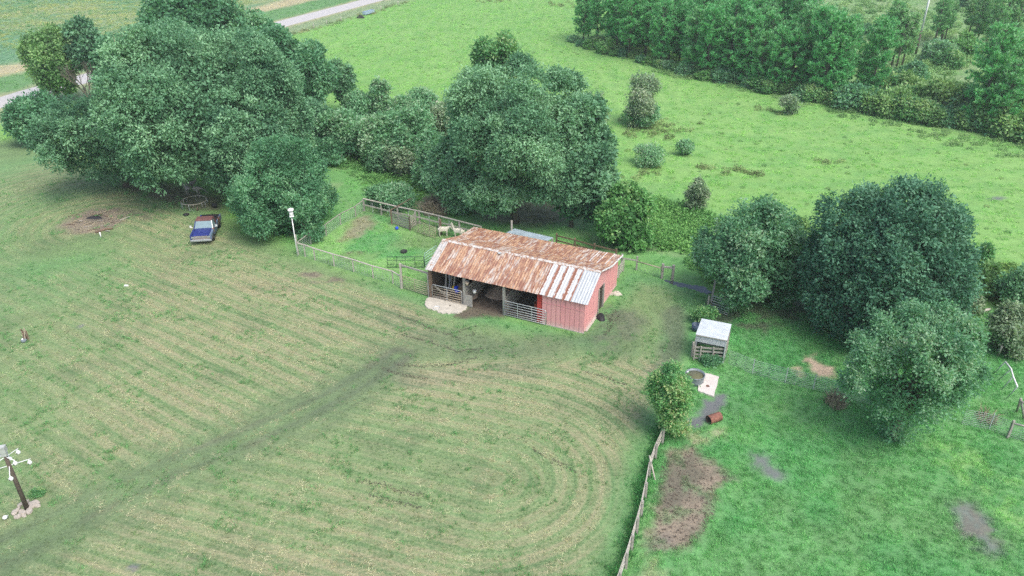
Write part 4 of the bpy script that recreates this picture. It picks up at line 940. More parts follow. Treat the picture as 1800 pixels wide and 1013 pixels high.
# yard fence: front run and back-left run
P1 = [g(*q) for q in ((524, 448), (537, 451.4), (553.9, 457.7), (587.7, 468.3), (621.9, 477.8), (656.3, 489.4), (691.1, 498.9), (704.8, 507.3))]
t = thing('wire_fence', P1[0], 'wire fence with pale top rail along the front of the small yard', 'fence', 'fences round the small yard')
for i, p in enumerate(P1): post(t, p, 1.2 if i else 2.0, .10 if i else .16, 'palewood')
for a, b in zip(P1[:-1], P1[1:]): MB().bar((a.x, a.y, 1.2), (b.x, b.y, 1.2), .12, .06).build('top_rail', 'palewood', t, False, True)
wire_panel(t, P1, 1.15, 6, .3, .008)
P2 = [g(*q) for q in ((524, 447), (547, 429.2), (574, 414.4), (599.3, 395.4), (625.7, 381.7), (640.6, 370.1))]
t = thing('wire_fence', P2[0] + Vector((0, .3, 0)), 'wire fence with grey top rail along the far left of the small yard', 'fence', 'fences round the small yard')
for p in P2[1:]: post(t, p, 1.15, .10, 'greywood')
for a, b in zip(P2[:-1], P2[1:]): MB().bar((a.x, a.y, 1.15), (b.x, b.y, 1.15), .08, .05).build('top_rail', 'greywood', t, False, True)
wire_panel(t, P2, 1.1, 6, .3, .008)
# gate beam and gate between yard fence and barn
pt = g(706.9, 507.5); ga = thing('gate_arch', pt, 'tall grey post and overhead beam beside the barn corner', 'gate arch')
post(ga, pt, 2.35, .17, 'palewood'); q = bw(-13.5, .05)
MB().bar((pt.x, pt.y, 2.22), (q.x, q.y, 2.22), .08, .14).build('beam', 'greywood', ga, False, True)
pipe_gate(g(709, 508.3), bw(-13.62, .05), 1.15, .12, 6, 1, 'tanpipe', 'tan pipe gate under the overhead beam beside the barn')
pipe_gate(g(682, 471.5), g(746, 471), 1.05, .05, 3, 3, 'greenpipe', 'dark green pipe panel standing inside the small yard', .025, 'green_hurdle', round_ends=False)
pipe_gate(g(747, 470.5), g(769, 455), 1.25, .1, 5, 0, 'tealpipe', 'pale teal pipe gate at the left end of the barn')
# rear board fence of the yard
def rail_fence(P, label, zs, mat, ph=1.35, w=.045, h=.13, pw=.16, pmat='greywood', caps=False, group=None, top=None):
    t = thing('board_fence', P[0], label, 'fence', group)
    for p in P: post(t, p, ph, pw, pmat)
    for a, b in zip(P[:-1], P[1:]):
        n = Vector((-(b - a).y, (b - a).x, 0)).normalized() * (pw / 2 + w / 2 + .003)
        for z in zs:
            j = rr.uniform(-.03, .03); MB().bar((a.x - n.x, a.y - n.y, z + j), (b.x - n.x, b.y - n.y, z + rr.uniform(-.03, .03)), w, h).build('rail', mat, t, False, True)
    if top:
        for a, b in zip(P[:-1], P[1:]): MB().bar((a.x, a.y, top), (b.x, b.y, top), .17, .06).build('top_rail', 'palewood', t, False, True)
    return t
P3 = [g(*q) for q in ((640.6, 371), (671, 378.3), (700, 385.5), (738, 393.5), (772.5, 402), (808, 411.5), (846, 421.5))]
t = rail_fence(P3, 'weathered board fence with two rails behind the small yard', [.72], 'palewood', 1.3, top=1.36)
for f in (.5, 1.5, 2.5, 3.5, 4.5):
    q = P3[int(f)].lerp(P3[int(f) + 1], .5); MB().box((q.x, q.y, .6), (.05, .05, 1.2)).build('steel_post', 'pipe', t, False, True)
wire_panel(t, P3, 1.25, 5, .4, .006)
P4 = [g(*q) for q in ((978, 431), (1010, 439.5), (1044, 449), (1082, 459))]
rail_fence(P4, 'low dark board fence behind the right half of the barn', [.55, 1.05], 'brownwood', 1.2, pmat='brownwood')
# wooden pen panels and wire gate in the yard corner
a, b = g(689, 394), g(721, 405.5); t = thing('yard_hurdle', a, 'grey panel of four boards beside the blue ball in the yard', 'fence panel')
for k in range(5): MB().bar((a.x, a.y, .22 + k * .26), (b.x, b.y, .22 + k * .26), .03, .15).build('board', 'greywood', t, False, True)
post(t, a, 1.5, .14, 'brownwood'); post(t, b, 1.45, .14, 'darkwood'); q = a + Vector((1.6, 3.2, 0)); MB().bar((a.x, a.y, 1.5), (q.x, q.y, 1.4), .07, .07).build('brace', 'brownwood', t, False, True)
a, b = g(721, 405.5), g(731, 396); t = thing('yard_hurdle', a, 'short grey board panel turning away beside the tan wire gate', 'fence panel')
for k in range(5): MB().bar((a.x + .05, a.y + .12, .2 + k * .26), (b.x, b.y, .2 + k * .26), .03, .14).build('board', 'palewood', t, False, True)
post(t, b, 1.45, .16, 'greywood')
pipe_gate(g(726, 407), g(766, 421), 1.15, .1, 6, 3, 'tanpipe', 'tan wire gate standing between the board panels and the barn', .022, 'wire_gate', round_ends=False)
tag(MB().box((g(775, 412).x, g(775, 412).y, .75), (.2, .2, 1.6)).build('gate_post', 'brownwood'), 'reddish brown gate post next to the pale animals', 'post')
# right hand fences
P5 = [g(1092, 470), g(1118.5, 474.5)]
rail_fence(P5, 'short fence with one pale rail right of the barn', [.95], 'palewood', 1.3, pmat='greywood', pw=.15)
P6 = [g(1119.5, 475), g(1163, 489.5)]; t = thing('pole_fence', P6[0], 'thin tan pole fence between two grey posts by the ditch', 'fence')
MB().path([(P6[0].x, P6[0].y, .85), (P6[1].x, P6[1].y, .95)], .05, 6).build('rail', 'tanpipe', t, True, True); post(t, P6[1], 1.4, .2, 'greywood')
wire_panel(t, P6, .8, 4, .4)
P7 = [g(1163.8, 490.3), g(1181.5, 492)]; t = thing('post_pair', P7[1], 'weathered post joined by a grey rail beside the ditch', 'fence')
post(t, P7[1], 1.4, .2, 'greywood'); MB().bar((P7[0].x, P7[0].y, 1.15), (P7[1].x, P7[1].y, 1.15), .12, .14).build('rail', 'greywood', t, False, True)
tag(MB().bar(g(1250.5, 531), g(1252.5, 531) + Vector((.1, .4, 1.9)), .16, .16).build('lean_post', 'greywood'), 'tall grey leaning post at the end of the ditch', 'post')
tag(MB().bar(g(1244, 541), g(1247, 541) + Vector((-.1, .2, 1.0)), .12, .12).build('hinge_post', 'palewood'), 'short pale post holding the small silver paddock gate', 'post')
pipe_gate(g(1248, 545.5), g(1279, 556.5), 1.25, .1, 6, 0, 'pipe', 'small silver gate standing open behind the metal shelter', .03)
P8 = [g(*q) for q in ((1280, 640), (1322, 657.7), (1380, 673), (1429, 685), (1470, 696), (1530, 712))]
t = thing('paddock_fence', P8[0], 'thin wire fence running from the shelter to the pecan tree', 'fence', 'wire fences across the right paddock')
for p in P8[1:]: MB().box((p.x, p.y, .6), (.05, .05, 1.3)).build('steel_post', 'pipe', t, False, True)
wire_panel(t, P8, 1.15, 8, .5, .011)
P9 = [g(*q) for q in ((1690, 746), (1738, 755), (1770, 768), (1850, 790))]
t = thing('paddock_fence', P9[0], 'thin wire fence at the right edge beyond the pecan tree', 'fence', 'wire fences across the right paddock')
for p in P9[1:]: MB().box((p.x, p.y, .6), (.05, .05, 1.3)).build('steel_post', 'pipe', t, False, True)
wire_panel(t, P9, 1.15, 8, .5, .011)
a, b = g(1770.5, 770), g(1815, 780); t = thing('corner_brace', a, 'grey corner post with a top rail at the right edge', 'fence')
post(t, a, 1.35, .13, 'greywood'); MB().path([(a.x, a.y, 1.15), (b.x, b.y, 1.1)], .06, 6).build('rail', 'greywood', t, True, True)
# leaning pipe frame and old posts at the right
bs = [g(1747.7, 656), g(1755, 668), g(1760.7, 685), g(1770.5, 699.5)]; tp = [g(1767, 636, 1.5), g(1777.5, 649, 1.5), g(1781, 662, 1.5), g(1788.5, 680, 1.5)]
t = thing('leaning_rack', (bs[0].x, bs[0].y, 0), 'pale leaning frame of poles in the right paddock', 'pole frame')
MB().path(tp, .05, 6).build('top_bar', 'white', t, True, True)
for a, b in zip(bs, tp): MB().path([a, b], .04, 6).build('leg', 'pipe', t, True, True)
a = g(1787, 724); b = g(1800, 737); c = g(1793.5, 703, 1.5)
t = thing('brace_post', a, 'crossed grey brace posts at the right edge of the paddock', 'brace post')
for q in (a, b): MB().path([q, (c.x, c.y, 1.6)], .07, 6).build('leg', 'greywood', t, True, True)
MB().path([(c.x, c.y, 1.45), (c.x + 1.4, c.y - 1.2, .9)], .06, 6).build('brace', 'greywood', t, True, True)
for (bx, by, tx, ty, lb) in ((1719, 605, 1726, 591, 'leftmost of the old grey posts by the right hand bushes'), (1745, 600, 1751, 582, 'tallest of the old grey posts by the right hand bushes'), (1760, 608, 1762, 596, 'old grey post closest to the right hand bushes'), (1754, 625, 1761, 610, 'old grey post nearest the leaning pole frame')):
    a = g(bx, by); b = g(tx, ty, 1.15); tag(MB().path([(a.x, a.y, -.1), (b.x, b.y, 1.2)], .075, 7).build('old_post', 'greywood', None, True), lb, 'post', 'old posts by the right hand bushes')
# long plank fence between lawn and paddock
P10 = [g(*q) for q in ((1172, 752), (1164, 781), (1152, 806), (1141, 838), (1134, 876), (1127, 908), (1119, 938), (1110, 968), (1100, 1000), (1088, 1035), (1070, 1085))]
rail_fence(P10, 'long weathered plank fence between the mown lawn and the right paddock', [.38, .72, 1.06], 'palewood', 1.15, .035, .13, .12)
a = g(1143, 842); tag(MB().bar((a.x + .25, a.y - .15, .05), (a.x - .12, a.y + .35, 1.45), .08, .05).build('loose_plank', 'palewood'), 'loose plank leaning on the long plank fence', 'plank')
_pf = []
for a, b in zip(P10[:-1], P10[1:]):
    n = int((b - a).length * 14); dn = Vector((-(b - a).y, (b - a).x, 0)).normalized()
    for i in range(n):
        p = a.lerp(b, RS.random()) - dn * (.1 + abs(RS.normal(0, .22))); _pf.append((p.x, p.y))
_pf = np.array(_pf); scatter('fence_foot_grass', 'tall dark green grass along the foot of the plank fence', pack(_pf[:, 0], _pf[:, 1]), np.array([.06, .20, .06]) * (.7 + .6 * RS.random((len(_pf), 1))), .9 + 1.1 * RS.random(len(_pf)), P_LONG, 31)  # dark green tufts on the lawn side of the fence

# ------------------------------------------------------------------ metal shelter, tank, drum and other gear
H0, H1 = 1.95, 2.05
rA, rB, rC, rD = g(1223.1, 587.8, 1.95), g(1278.6, 598.6, 1.95), g(1286, 570, 2.25), g(1233.4, 559.8, 2.25)
sh = thing('shelter', (rA.x, rA.y, 0), 'small livestock shelter with pale corrugated metal roof beside the water tank', 'shelter')
def corr(t, A, B, C, D, nsh, mat, nm, up=Vector((0, 0, 1)), amp=.02, waves=4, jog=.006):
    """sheets between edge A-B and edge D-C, corrugations running along A-B"""
    for i in range(nsh):
        f0, f1 = i / nsh, (i + 1) / nsh; mb = MB(); n = waves * 2
        for s_ in (0, -.012):
            for e in (0, 1):
                for k in range(n + 1):
                    f = f0 + (f1 - f0) * k / n; p = (A.lerp(D, f) if e == 0 else B.lerp(C, f)) + up * (amp * (k % 2) + s_ + jog * (i % 2)); mb.v.append(tuple(p))
        N_ = n + 1
        for k in range(n): mb.f += [(k, N_ + k, N_ + k + 1, k + 1), (2 * N_ + k, 2 * N_ + k + 1, 3 * N_ + k + 1, 3 * N_ + k), (k, k + 1, 2 * N_ + k + 1, 2 * N_ + k), (N_ + k, 3 * N_ + k, 3 * N_ + k + 1, N_ + k + 1)]
        mb.f += [(0, 2 * N_, 3 * N_, N_), (n, N_ + n, 3 * N_ + n, 2 * N_ + n)]
        mb.build(nm, mat, t, False, True)
corr(sh, rA, rB, rC, rD, 5, 'galvpale', 'roof_sheet')
out = Vector((rB.y - rA.y, -(rB.x - rA.x), 0)).normalized()
lA, lB = rA + Vector((.04, .05, -.62)), rB + Vector((-.06, .05, -.60))
corr(sh, lA, lB, rB + Vector((-.03, .04, -.02)), rA + Vector((.04, .04, -.02)), 2, 'galv', 'front_sheet', out)
MB().bar(rA + Vector((0, 0, -.05)), rB + Vector((0, 0, -.05)), .06, .07).build('beam', 'greywood', sh, False, True)
for q in (rA + Vector((.12, .12, 0)), rB + Vector((-.05, .06, 0)), rC + Vector((-.1, -.1, 0)), rD + Vector((.12, -.1, 0))):
    MB().box((q.x, q.y, q.z / 2 - .04), (.09, .09, q.z - .06)).build('post', 'pipe', sh, False, True)
for (A, D) in ((rB, rC), (rA, rD)):
    A2, D2 = A.copy(), D.copy(); A2.z = D2.z = .0
    for k in range(6):
        z = .2 + k * .26; MB().bar((A.x, A.y, z), (D.x, D.y, z), .03, .2).build('side_board', 'greywood', sh, False, True)
MB().bar((rD.x, rD.y, .9), (rC.x, rC.y, .9), .03, 1.6).build('back_sheet', 'galv', sh, False, True)
fa, fb = g(1218.5, 633), g(1270.5, 637); fa2 = g(1216, 628)
t = thing('pen_rails', fa, 'grey wooden rails closing the front of the metal shelter', 'fence')
for k in range(4): MB().bar((fa.x, fa.y, .2 + k * .30), (fb.x, fb.y, .2 + k * .30), .035, .13).build('rail', 'greywood', t, False, True)
for f in (.0, .2, .62, 1.0): q = fa.lerp(fb, f); post(t, q + Vector((0, -.07, 0)), 1.25, .09, 'greywood')
q2 = Vector((rA.x, rA.y, 0)) + Vector((-.1, .2, 0))
t = thing('pen_side_rails', fa2, 'old grey rails along the left side of the metal shelter', 'fence')
for k in range(4): MB().bar((fa2.x, fa2.y, .2 + k * .28), (q2.x, q2.y, .25 + k * .28), .035, .12).build('rail', 'brownwood', t, False, True)
post(t, fa2, 1.3, .12, 'greywood'); post(t, fa2.lerp(q2, .5), 1.25, .1, 'greywood')
bt = g(1222.5, 581); t = thing('feed_tub', bt, 'dark blue feed tub beside the shelter roof', 'tub')
MB().lathe([(.28, 0), (.34, .55), (.30, .55), (.26, .05), (0, .05)], n=18).build('tub', 'darkblue', t, True)
tk = g(1220.5, 671); t = thing('stock_tank', tk, 'round grey stock tank full of murky water beside the white slab', 'water tank')
MB().lathe([(.60, 0), (.63, .2), (.62, .4), (.65, .60), (.68, .62), (.68, .65), (.62, .65), (.60, .1), (0, .1)], n=32).build('wall', 'darkgalv', t, True)
MB().lathe([(0, .50), (.615, .505), (.615, .51), (0, .515)], n=32, cap=False).build('water', 'tankwater', t, True)
MB().box((-.45, .30, .56), (.10, .12, .12)).build('float_valve', 'white', t)
q = g(1244, 679, .12); tag(MB().lathe([(.12, 0), (.12, .03), (.05, .035), (0, .035)], (q.x, q.y, .115), 12).build('drain_cover', 'brown'), 'small brown round cover on the white concrete slab', 'cover')
dc = g(1254.5, 741); dd_ = (g(1262, 733) - g(1245, 739)); az = math.atan2(dd_.y, dd_.x)
t = thing('steel_drum', (dc.x, dc.y, 0), 'rust red steel drum lying open on the wet mud', 'drum', None, az)
Rx = Matrix.Rotation(rad(90), 3, 'Y')
MB().lathe([(.285, -.46), (.30, -.45), (.29, -.43), (.29, -.16), (.305, -.15), (.29, -.13), (.29, .13), (.305, .15), (.29, .16), (.29, .42), (.30, .45), (.285, .46), (.27, .44), (0, .44)], (0, 0, .27), 24, Rx, False).build('shell', 'rustdrum', t, True)
MB().lathe([(.283, -.45), (.275, -.40), (.275, .40), (0, .41)], (0, 0, .27), 24, Rx, False).build('inside', 'darkwood', t, True)
bl = g(697.9, 404); t = tag(MB().lathe([(.17 * math.sin(math.pi * k / 10), .17 - .17 * math.cos(math.pi * k / 10)) for k in range(11)], (0, 0, 0), 16, None, False).build('ball', 'blue', None, True), 'bright blue ball on the grass of the small yard', 'ball'); t.location = (bl.x, bl.y, .0)
q = g(710, 444); t = thing('feed_pan', q, 'dark rubber pan lying in the grass of the small yard', 'pan')
MB().lathe([(.26, 0), (.33, .17), (.30, .17), (.24, .04), (0, .04)], n=18).build('pan', 'black', t, True)
# white ring frame
rc = g(343, 362); t = thing('ring_frame', rc, 'white round pipe frame on thin legs beside the old pickup', 'ring frame', None, .3)
NR = 36; ring = [(1.27 * math.cos(2 * math.pi * i / NR), 1.27 * math.sin(2 * math.pi * i / NR), .62) for i in range(NR + 1)]
MB().path(ring, .032, 6, False).build('ring', 'palewood', t, True)
for k in range(6):
    a_ = math.pi * 2 * (k + .3) / 6; x, y = 1.27 * math.cos(a_), 1.27 * math.sin(a_); tx, ty = -math.sin(a_) * .22, math.cos(a_) * .22
    MB().path([(x + tx, y + ty, .62), (x + tx, y + ty, .02), (x - tx, y - ty, .02), (x - tx, y - ty, .62)], .022, 5).build('leg', 'pipe', t, True)
q = g(327.5, 378.5); t = tag(MB().lathe([(.2, 0), (.3, .05), (.3, .14), (.2, .18), (.13, .14), (.13, .04)], (q.x, q.y, 0), 14).build('worn_tyre', 'black', None, True), 'small dark tyre lying left of the old pickup', 'tyre')
q = g(347, 371); tag(MB().path([(q.x, q.y, -.05), (q.x + .05, q.y, .35), (q.x + .1, q.y + .05, .5)], [.09, .07, .03], 7).build('stump', 'brownwood', None, True), 'small brown stump in front of the ring frame', 'stump')
q = g(377.5, 366); t = thing('junk_barrow', q, 'black wheeled junk half under the oak beside the pickup', 'junk')
MB().lathe([(.05, -.06), (.28, -.06), (.30, 0), (.28, .06), (.05, .06)], (0, 0, .3), 16, Matrix.Rotation(rad(90), 3, 'X')).build('wheel', 'black', t, True)
MB().path([(-.05, 0, .3), (.5, .3, .7), (.9, .4, .75)], .03, 5).build('handle', 'black', t, True)
# small litter on the lawn
q = g(222, 503); tag(MB().hexa([(q.x - .16, q.y - .1, .02), (q.x + .2, q.y - .07, .02), (q.x + .17, q.y + .1, .02), (q.x - .18, q.y + .08, .02), (q.x - .1, q.y - .06, .12), (q.x + .14, q.y - .04, .14), (q.x + .1, q.y + .06, .1), (q.x - .13, q.y + .05, .12)]).build('white_bag', 'white'), 'crumpled white bag lying alone on the mown lawn', 'bag')
q = g(177.5, 417); tag(MB().path([(q.x, q.y, -.05), (q.x - .02, q.y + .05, .5)], .06, 8).build('pipe_stub', 'white', None, True), 'short white pipe stub below the burn patch', 'pipe')
q = g(45, 597); t = thing('scrap_iron', q, 'small heap of rusty iron scrap standing on the lawn', 'scrap')
rq = random.Random(4)
for k in range(9):
    a_ = rq.uniform(0, 6.28); r_ = rq.uniform(.05, .4); MB().path([(r_ * math.cos(a_), r_ * math.sin(a_), 0), (r_ * .7 * math.cos(a_ + .6), r_ * .7 * math.sin(a_ + .6), rq.uniform(.5, .95))], rq.uniform(.03, .06), 5).build('iron_bar', ['brown', 'tanpipe', 'brownwood'][k % 3], t)
MB().lathe([(.16, 0), (.2, .2), (.15, .22), (0, .2)], (.1, -.35, 0), 10).build('can', 'darkgalv', t, True); MB().lathe([(.0, 0), (.07, .03), (.07, .1), (0, .14)], (.05, -.38, .2), 8).build('cap', 'white', t, True)
bp = g(160, 388); t = heap('ash_heap', g(166, 383), .55, .16, 'char', 'black ash heap on the brown burn patch', 'ash heap', 9, flat=(1.5, .8))
for k in range(26):
    q = g(112 + 100 * rq.random(), 374 + 34 * rq.random())
    if sdf(BURN, np.array([q.x]), np.array([q.y]))[0] > .2: continue
    a_ = rq.uniform(-.5, .9); L = rq.uniform(.4, 1.3); tag(MB().path([(q.x, q.y, .03), (q.x + L * math.cos(a_), q.y + L * math.sin(a_), .05 + rq.random() * .12)], rq.uniform(.02, .05), 5).build('stick', ['drygrass', 'palewood', 'brownwood'][k % 3]), 'pale stick lying on the brown burn patch', 'stick', 'sticks on the burn patch')
a, b = g(168, 410), g(199, 403); tag(MB().path([a + Vector((0, 0, .08)), a.lerp(b, .5) + Vector((0, .2, .1)), b + Vector((0, 0, .08))], [.10, .12, .06], 7).build('log', 'brownwood', None, True), 'dark log along the lower edge of the burn patch', 'log')
a, b = g(1724, 551), g(1739, 546); tag(MB().path([a + Vector((0, 0, .08)), a.lerp(b, .6) + Vector((0, 0, .16)), b + Vector((0, 0, .12))], [.05, .12, .10], 8).build('pale_log', 'palewood', None, True), 'pale bleached log on the grass at the right edge', 'log')
q = g(1665, 571); tag(MB().box((q.x, q.y, .4), (.09, .09, .8)).build('marker_post', 'white'), 'tiny white marker post behind the pecan tree', 'post')
a, b = g(640, 28), g(656, 23.5); d_ = (b - a); t = thing('metal_trough', (a.x, a.y, 0), 'pale blue metal trough beside the far roadside fence', 'trough', None, math.atan2(d_.y, d_.x))
L = d_.length; mb = MB()
for (x0, x1, y0, y1, z0, z1) in ((0, L, -.4, .4, .25, .3), (0, L, -.42, -.38, .25, .9), (0, L, .38, .42, .25, .9), (0, .04, -.38, .38, .25, .9), (L - .04, L, -.38, .38, .25, .9)): mb.box(((x0 + x1) / 2, (y0 + y1) / 2, (z0 + z1) / 2), (x1 - x0, y1 - y0, z1 - z0))
mb.build('tray', 'galvblue', t)
for x in (.25, L - .25):
    for y in (-.3, .3): MB().box((x, y, .13), (.07, .07, .25)).build('leg', 'pipe', t)
heap('dark_sack', g(634, 32), .8, .7, 'black', 'dark bundle lying beside the far metal trough', 'bundle', 12, flat=(1.3, .7))
# roadside fence posts
for k, (px, py) in enumerate(((552, 52), (575, 46), (600, 40), (670, 20), (700, 11))):
    q = g(px, py); tag(MB().path([(q.x, q.y, -.1), (q.x, q.y, 1.3)], .08, 6).build('roadside_post', 'palewood', None, True), 'pale post of the far roadside fence', 'post', 'roadside fence posts')
# power pole
q = g(1609.5, 95); t = thing('power_pole', q, 'tall pale power pole rising from the cleared scrub', 'pole')
MB().path([(0, 0, -.3), (0, 0, 4.2)], [.19, .18], 10).build('lower_pole', 'darkwood', t, True)
MB().path([(0, 0, 4.2), (0, 0, 13)], [.185, .16], 10).build('upper_pole', 'white', t, True)
MB().bar((-1.2, 0, 12.3), (1.2, 0, 12.3), .1, .12).build('crossarm', 'greywood', t)

# ------------------------------------------------------------------ bird houses on poles
bp = g(523.3, 451.4); t = thing('bird_house', bp, 'white bird house with small gables on a thin pole by the yard corner', 'bird house', None, .4); BH0 = set(bpy.data.objects)
MB().path([(0, 0, -.1), (0, 0, 4.0)], .045, 8).build('pole', 'white', t, True)
for k, z in enumerate((4.0, 4.42)):
    w = .46 - .08 * k; MB().box((0, 0, z + .2), (w, w, .36)).build('box', 'white', t)
    MB().box((0, 0, z + .01), (w + .12, w + .12, .03)).build('porch', 'white', t)
    mb = MB()
    for sx in (-1, 1):
        for sy in (-1, 1): mb.box((sx * w * .25, sy * (w / 2 + .004), z + .2), (.10, .012, .10)); mb.box((sx * (w / 2 + .004), sy * w * .25, z + .2), (.012, .10, .10))
    mb.build('entrance', 'black', t)
mb = MB(); r_ = .30; mb.v += [(-r_, -r_, 4.8), (r_, -r_, 4.8), (r_, r_, 4.8), (-r_, r_, 4.8), (0, 0, 5.12)]; mb.f += [(0, 3, 2, 1), (0, 1, 4), (1, 2, 4), (2, 3, 4), (3, 0, 4)]; mb.build('roof', 'white', t)
for a_ in range(4):
    c_, s_ = math.cos(a_ * math.pi / 2), math.sin(a_ * math.pi / 2); mb = MB()
    mb.v += [(c_ * .36 - s_ * .15, s_ * .36 + c_ * .15, 4.78), (c_ * .36 + s_ * .15, s_ * .36 - c_ * .15, 4.78), (c_ * .36, s_ * .36, 5.0), (0, 0, 5.05), (-s_ * .15, c_ * .15, 4.78), (s_ * .15, -c_ * .15, 4.78)]
    mb.f += [(0, 2, 1), (0, 4, 3, 2), (1, 2, 3, 5)]; mb.build('gable', 'white', t)
for o in set(bpy.data.objects) - BH0:
    if not o.name.startswith('pole'):
        for v in o.data.vertices: v.co.x *= .66; v.co.y *= .66; v.co.z = 4.0 + (v.co.z - 4.0) * .72
gp = g(48.1, 895); t = thing('gourd_rack', gp, 'dark pole carrying white arms and a grey box above stones', 'bird pole', None, .25)
MB().path([(0, 0, -.2), (0, 0, 4.2)], [.13, .10], 10).build('pole', 'darkwood', t, True)
MB().box((0, 0, 4.26), (.32, .32, .36)).build('winch_box', 'boxgrey', t); MB().box((0, 0, 3.95), (.26, .26, .2)).build('lower_box', 'boxgrey', t)
gourds = []
for z, r_ in ((3.15, 1.0), (3.75, .72)):
    for k in range(2):
        a_ = k * math.pi / 2 + (.3 if z < 3.5 else .9); x, y = r_ * math.cos(a_), r_ * math.sin(a_)
        MB().path([(-x, -y, z), (x, y, z)], .022, 6).build('arm', 'white', t, True)
        gourds += [(x * .9, y * .9, z), (-x * .9, -y * .9, z)]
def gourd_mb(): return MB().lathe([(.012, 0), (.03, -.05), (.045, -.10), (.10, -.16), (.15, -.24), (.155, -.32), (.12, -.40), (.05, -.44), (0, -.445)], n=14, cap=False)
gm = gourd_mb(); gm.v = [(x * .74, y * .74, z * .74) for x, y, z in gm.v]; gm = gm.mesh('gourd', 'white', True); hole = MB().lathe([(.0, 0), (.035, 0), (.035, .012), (0, .012)], (0, 0, 0), 8).mesh('entrance', 'black')
Rz = Matrix.Rotation(.25, 3, 'Z')
gl = ['white nesting gourd %s' % s for s in ('on the low arm reaching right', 'on the low arm reaching left', 'on the low arm nearest the camera side', 'on the low arm behind the pole', 'on the upper arm at far right', 'on the upper arm at far left', 'on the upper arm in front', 'on the upper arm behind')]
for k, (x, y, z) in enumerate(gourds):
    p = gp + Rz @ Vector((x, y, z)); o = link('gourd', gm, None, p); tag(o, gl[k] + ' of the bird pole', 'gourd', 'nesting gourds on the bird pole')
    h_ = link('entrance', hole, o, (0, -.112, -.21)); h_.rotation_euler = (rad(90), 0, 0)
o = link('gourd', gm, None, g(64.3, 871) + Vector((0, 0, .16))); o.rotation_euler = (1.45, 0, .8); tag(o, 'fallen white gourd lying on green weeds behind the stones', 'gourd', 'nesting gourds on the bird pole')
o = link('gourd', gm, None, g(16, 909) + Vector((0, 0, .15))); o.rotation_euler = (1.7, 0, 2.9); tag(o, 'fallen white gourd lying on grass left of the stones', 'gourd', 'nesting gourds on the bird pole')
rs = random.Random(3)
def stone_mesh(seed):
    r = random.Random(seed); mb = MB(); n = 9
    for j, (k, z) in enumerate(((.9, 0), (1, .5), (.86, .92), (.4, 1))):
        for i in range(n): a_ = 2 * math.pi * i / n; q = k * r.uniform(.85, 1.12); mb.v.append((q * math.cos(a_), q * math.sin(a_), z * r.uniform(.92, 1.05)))
    for j in range(3):
        for i in range(n): o = j * n; i2 = (i + 1) % n; mb.f.append((o + i, o + i2, o + n + i2, o + n + i))
    mb.f.append(tuple(3 * n + i for i in range(n))); return mb.mesh('stone', 'stone')
sms = [stone_mesh(k) for k in range(4)]
for k, (px, py, w_) in enumerate(((37, 888, .34), (60, 886, .50), (55, 893, .40), (32, 898, .3), (26, 902, .36), (40, 902, .45), (52, 900, .42), (34, 908, .34), (42, 907, .3), (29, 911, .25), (48, 884, .22), (66, 890, .3))):
    q = g(px, py); o = link('stone', sms[k % 4], None, (q.x, q.y, -.04)); o.scale = (w_ * .62, w_ * rs.uniform(.34, .5), rs.uniform(.12, .2)); o.rotation_euler = (0, 0, rs.uniform(0, 3)); tag(o, 'flat tan stone laid round the foot of the bird pole', 'stone', 'stones round the bird pole')

# ------------------------------------------------------------------ the old pickup (local +Y is its nose)
tk = thing('pickup_truck', (-29.35, 66.85, 0), 'old pickup truck with blue hood and rusted maroon roof', 'pickup truck', None, math.pi + .14)
def loft(secs, mat, name, par, smooth=False):
    """secs: list of (y, [(x, z) ...]) rings"""
    mb = MB(); n = len(secs[0][1])
    for y, ring in secs: mb.v += [(x, y, z) for x, z in ring]
    for j in range(len(secs) - 1):
        for i in range(n): i2 = (i + 1) % n; mb.f.append((j * n + i, j * n + i2, (j + 1) * n + i2, (j + 1) * n + i))
    mb.f.append(tuple(range(n))[::-1]); e = (len(secs) - 1) * n; mb.f.append(tuple(e + i for i in range(n)))
    return mb.build(name, mat, par, smooth)
def sect(w, z0, z1, r=.06): return [(-w, z0), (w, z0), (w, z1 - r), (w - r, z1), (-w + r, z1), (-w, z1 - r)]
loft([(-2.40, sect(.80, .42, .60)), (2.25, sect(.80, .42, .60))], 'darkwood', 'chassis', tk)
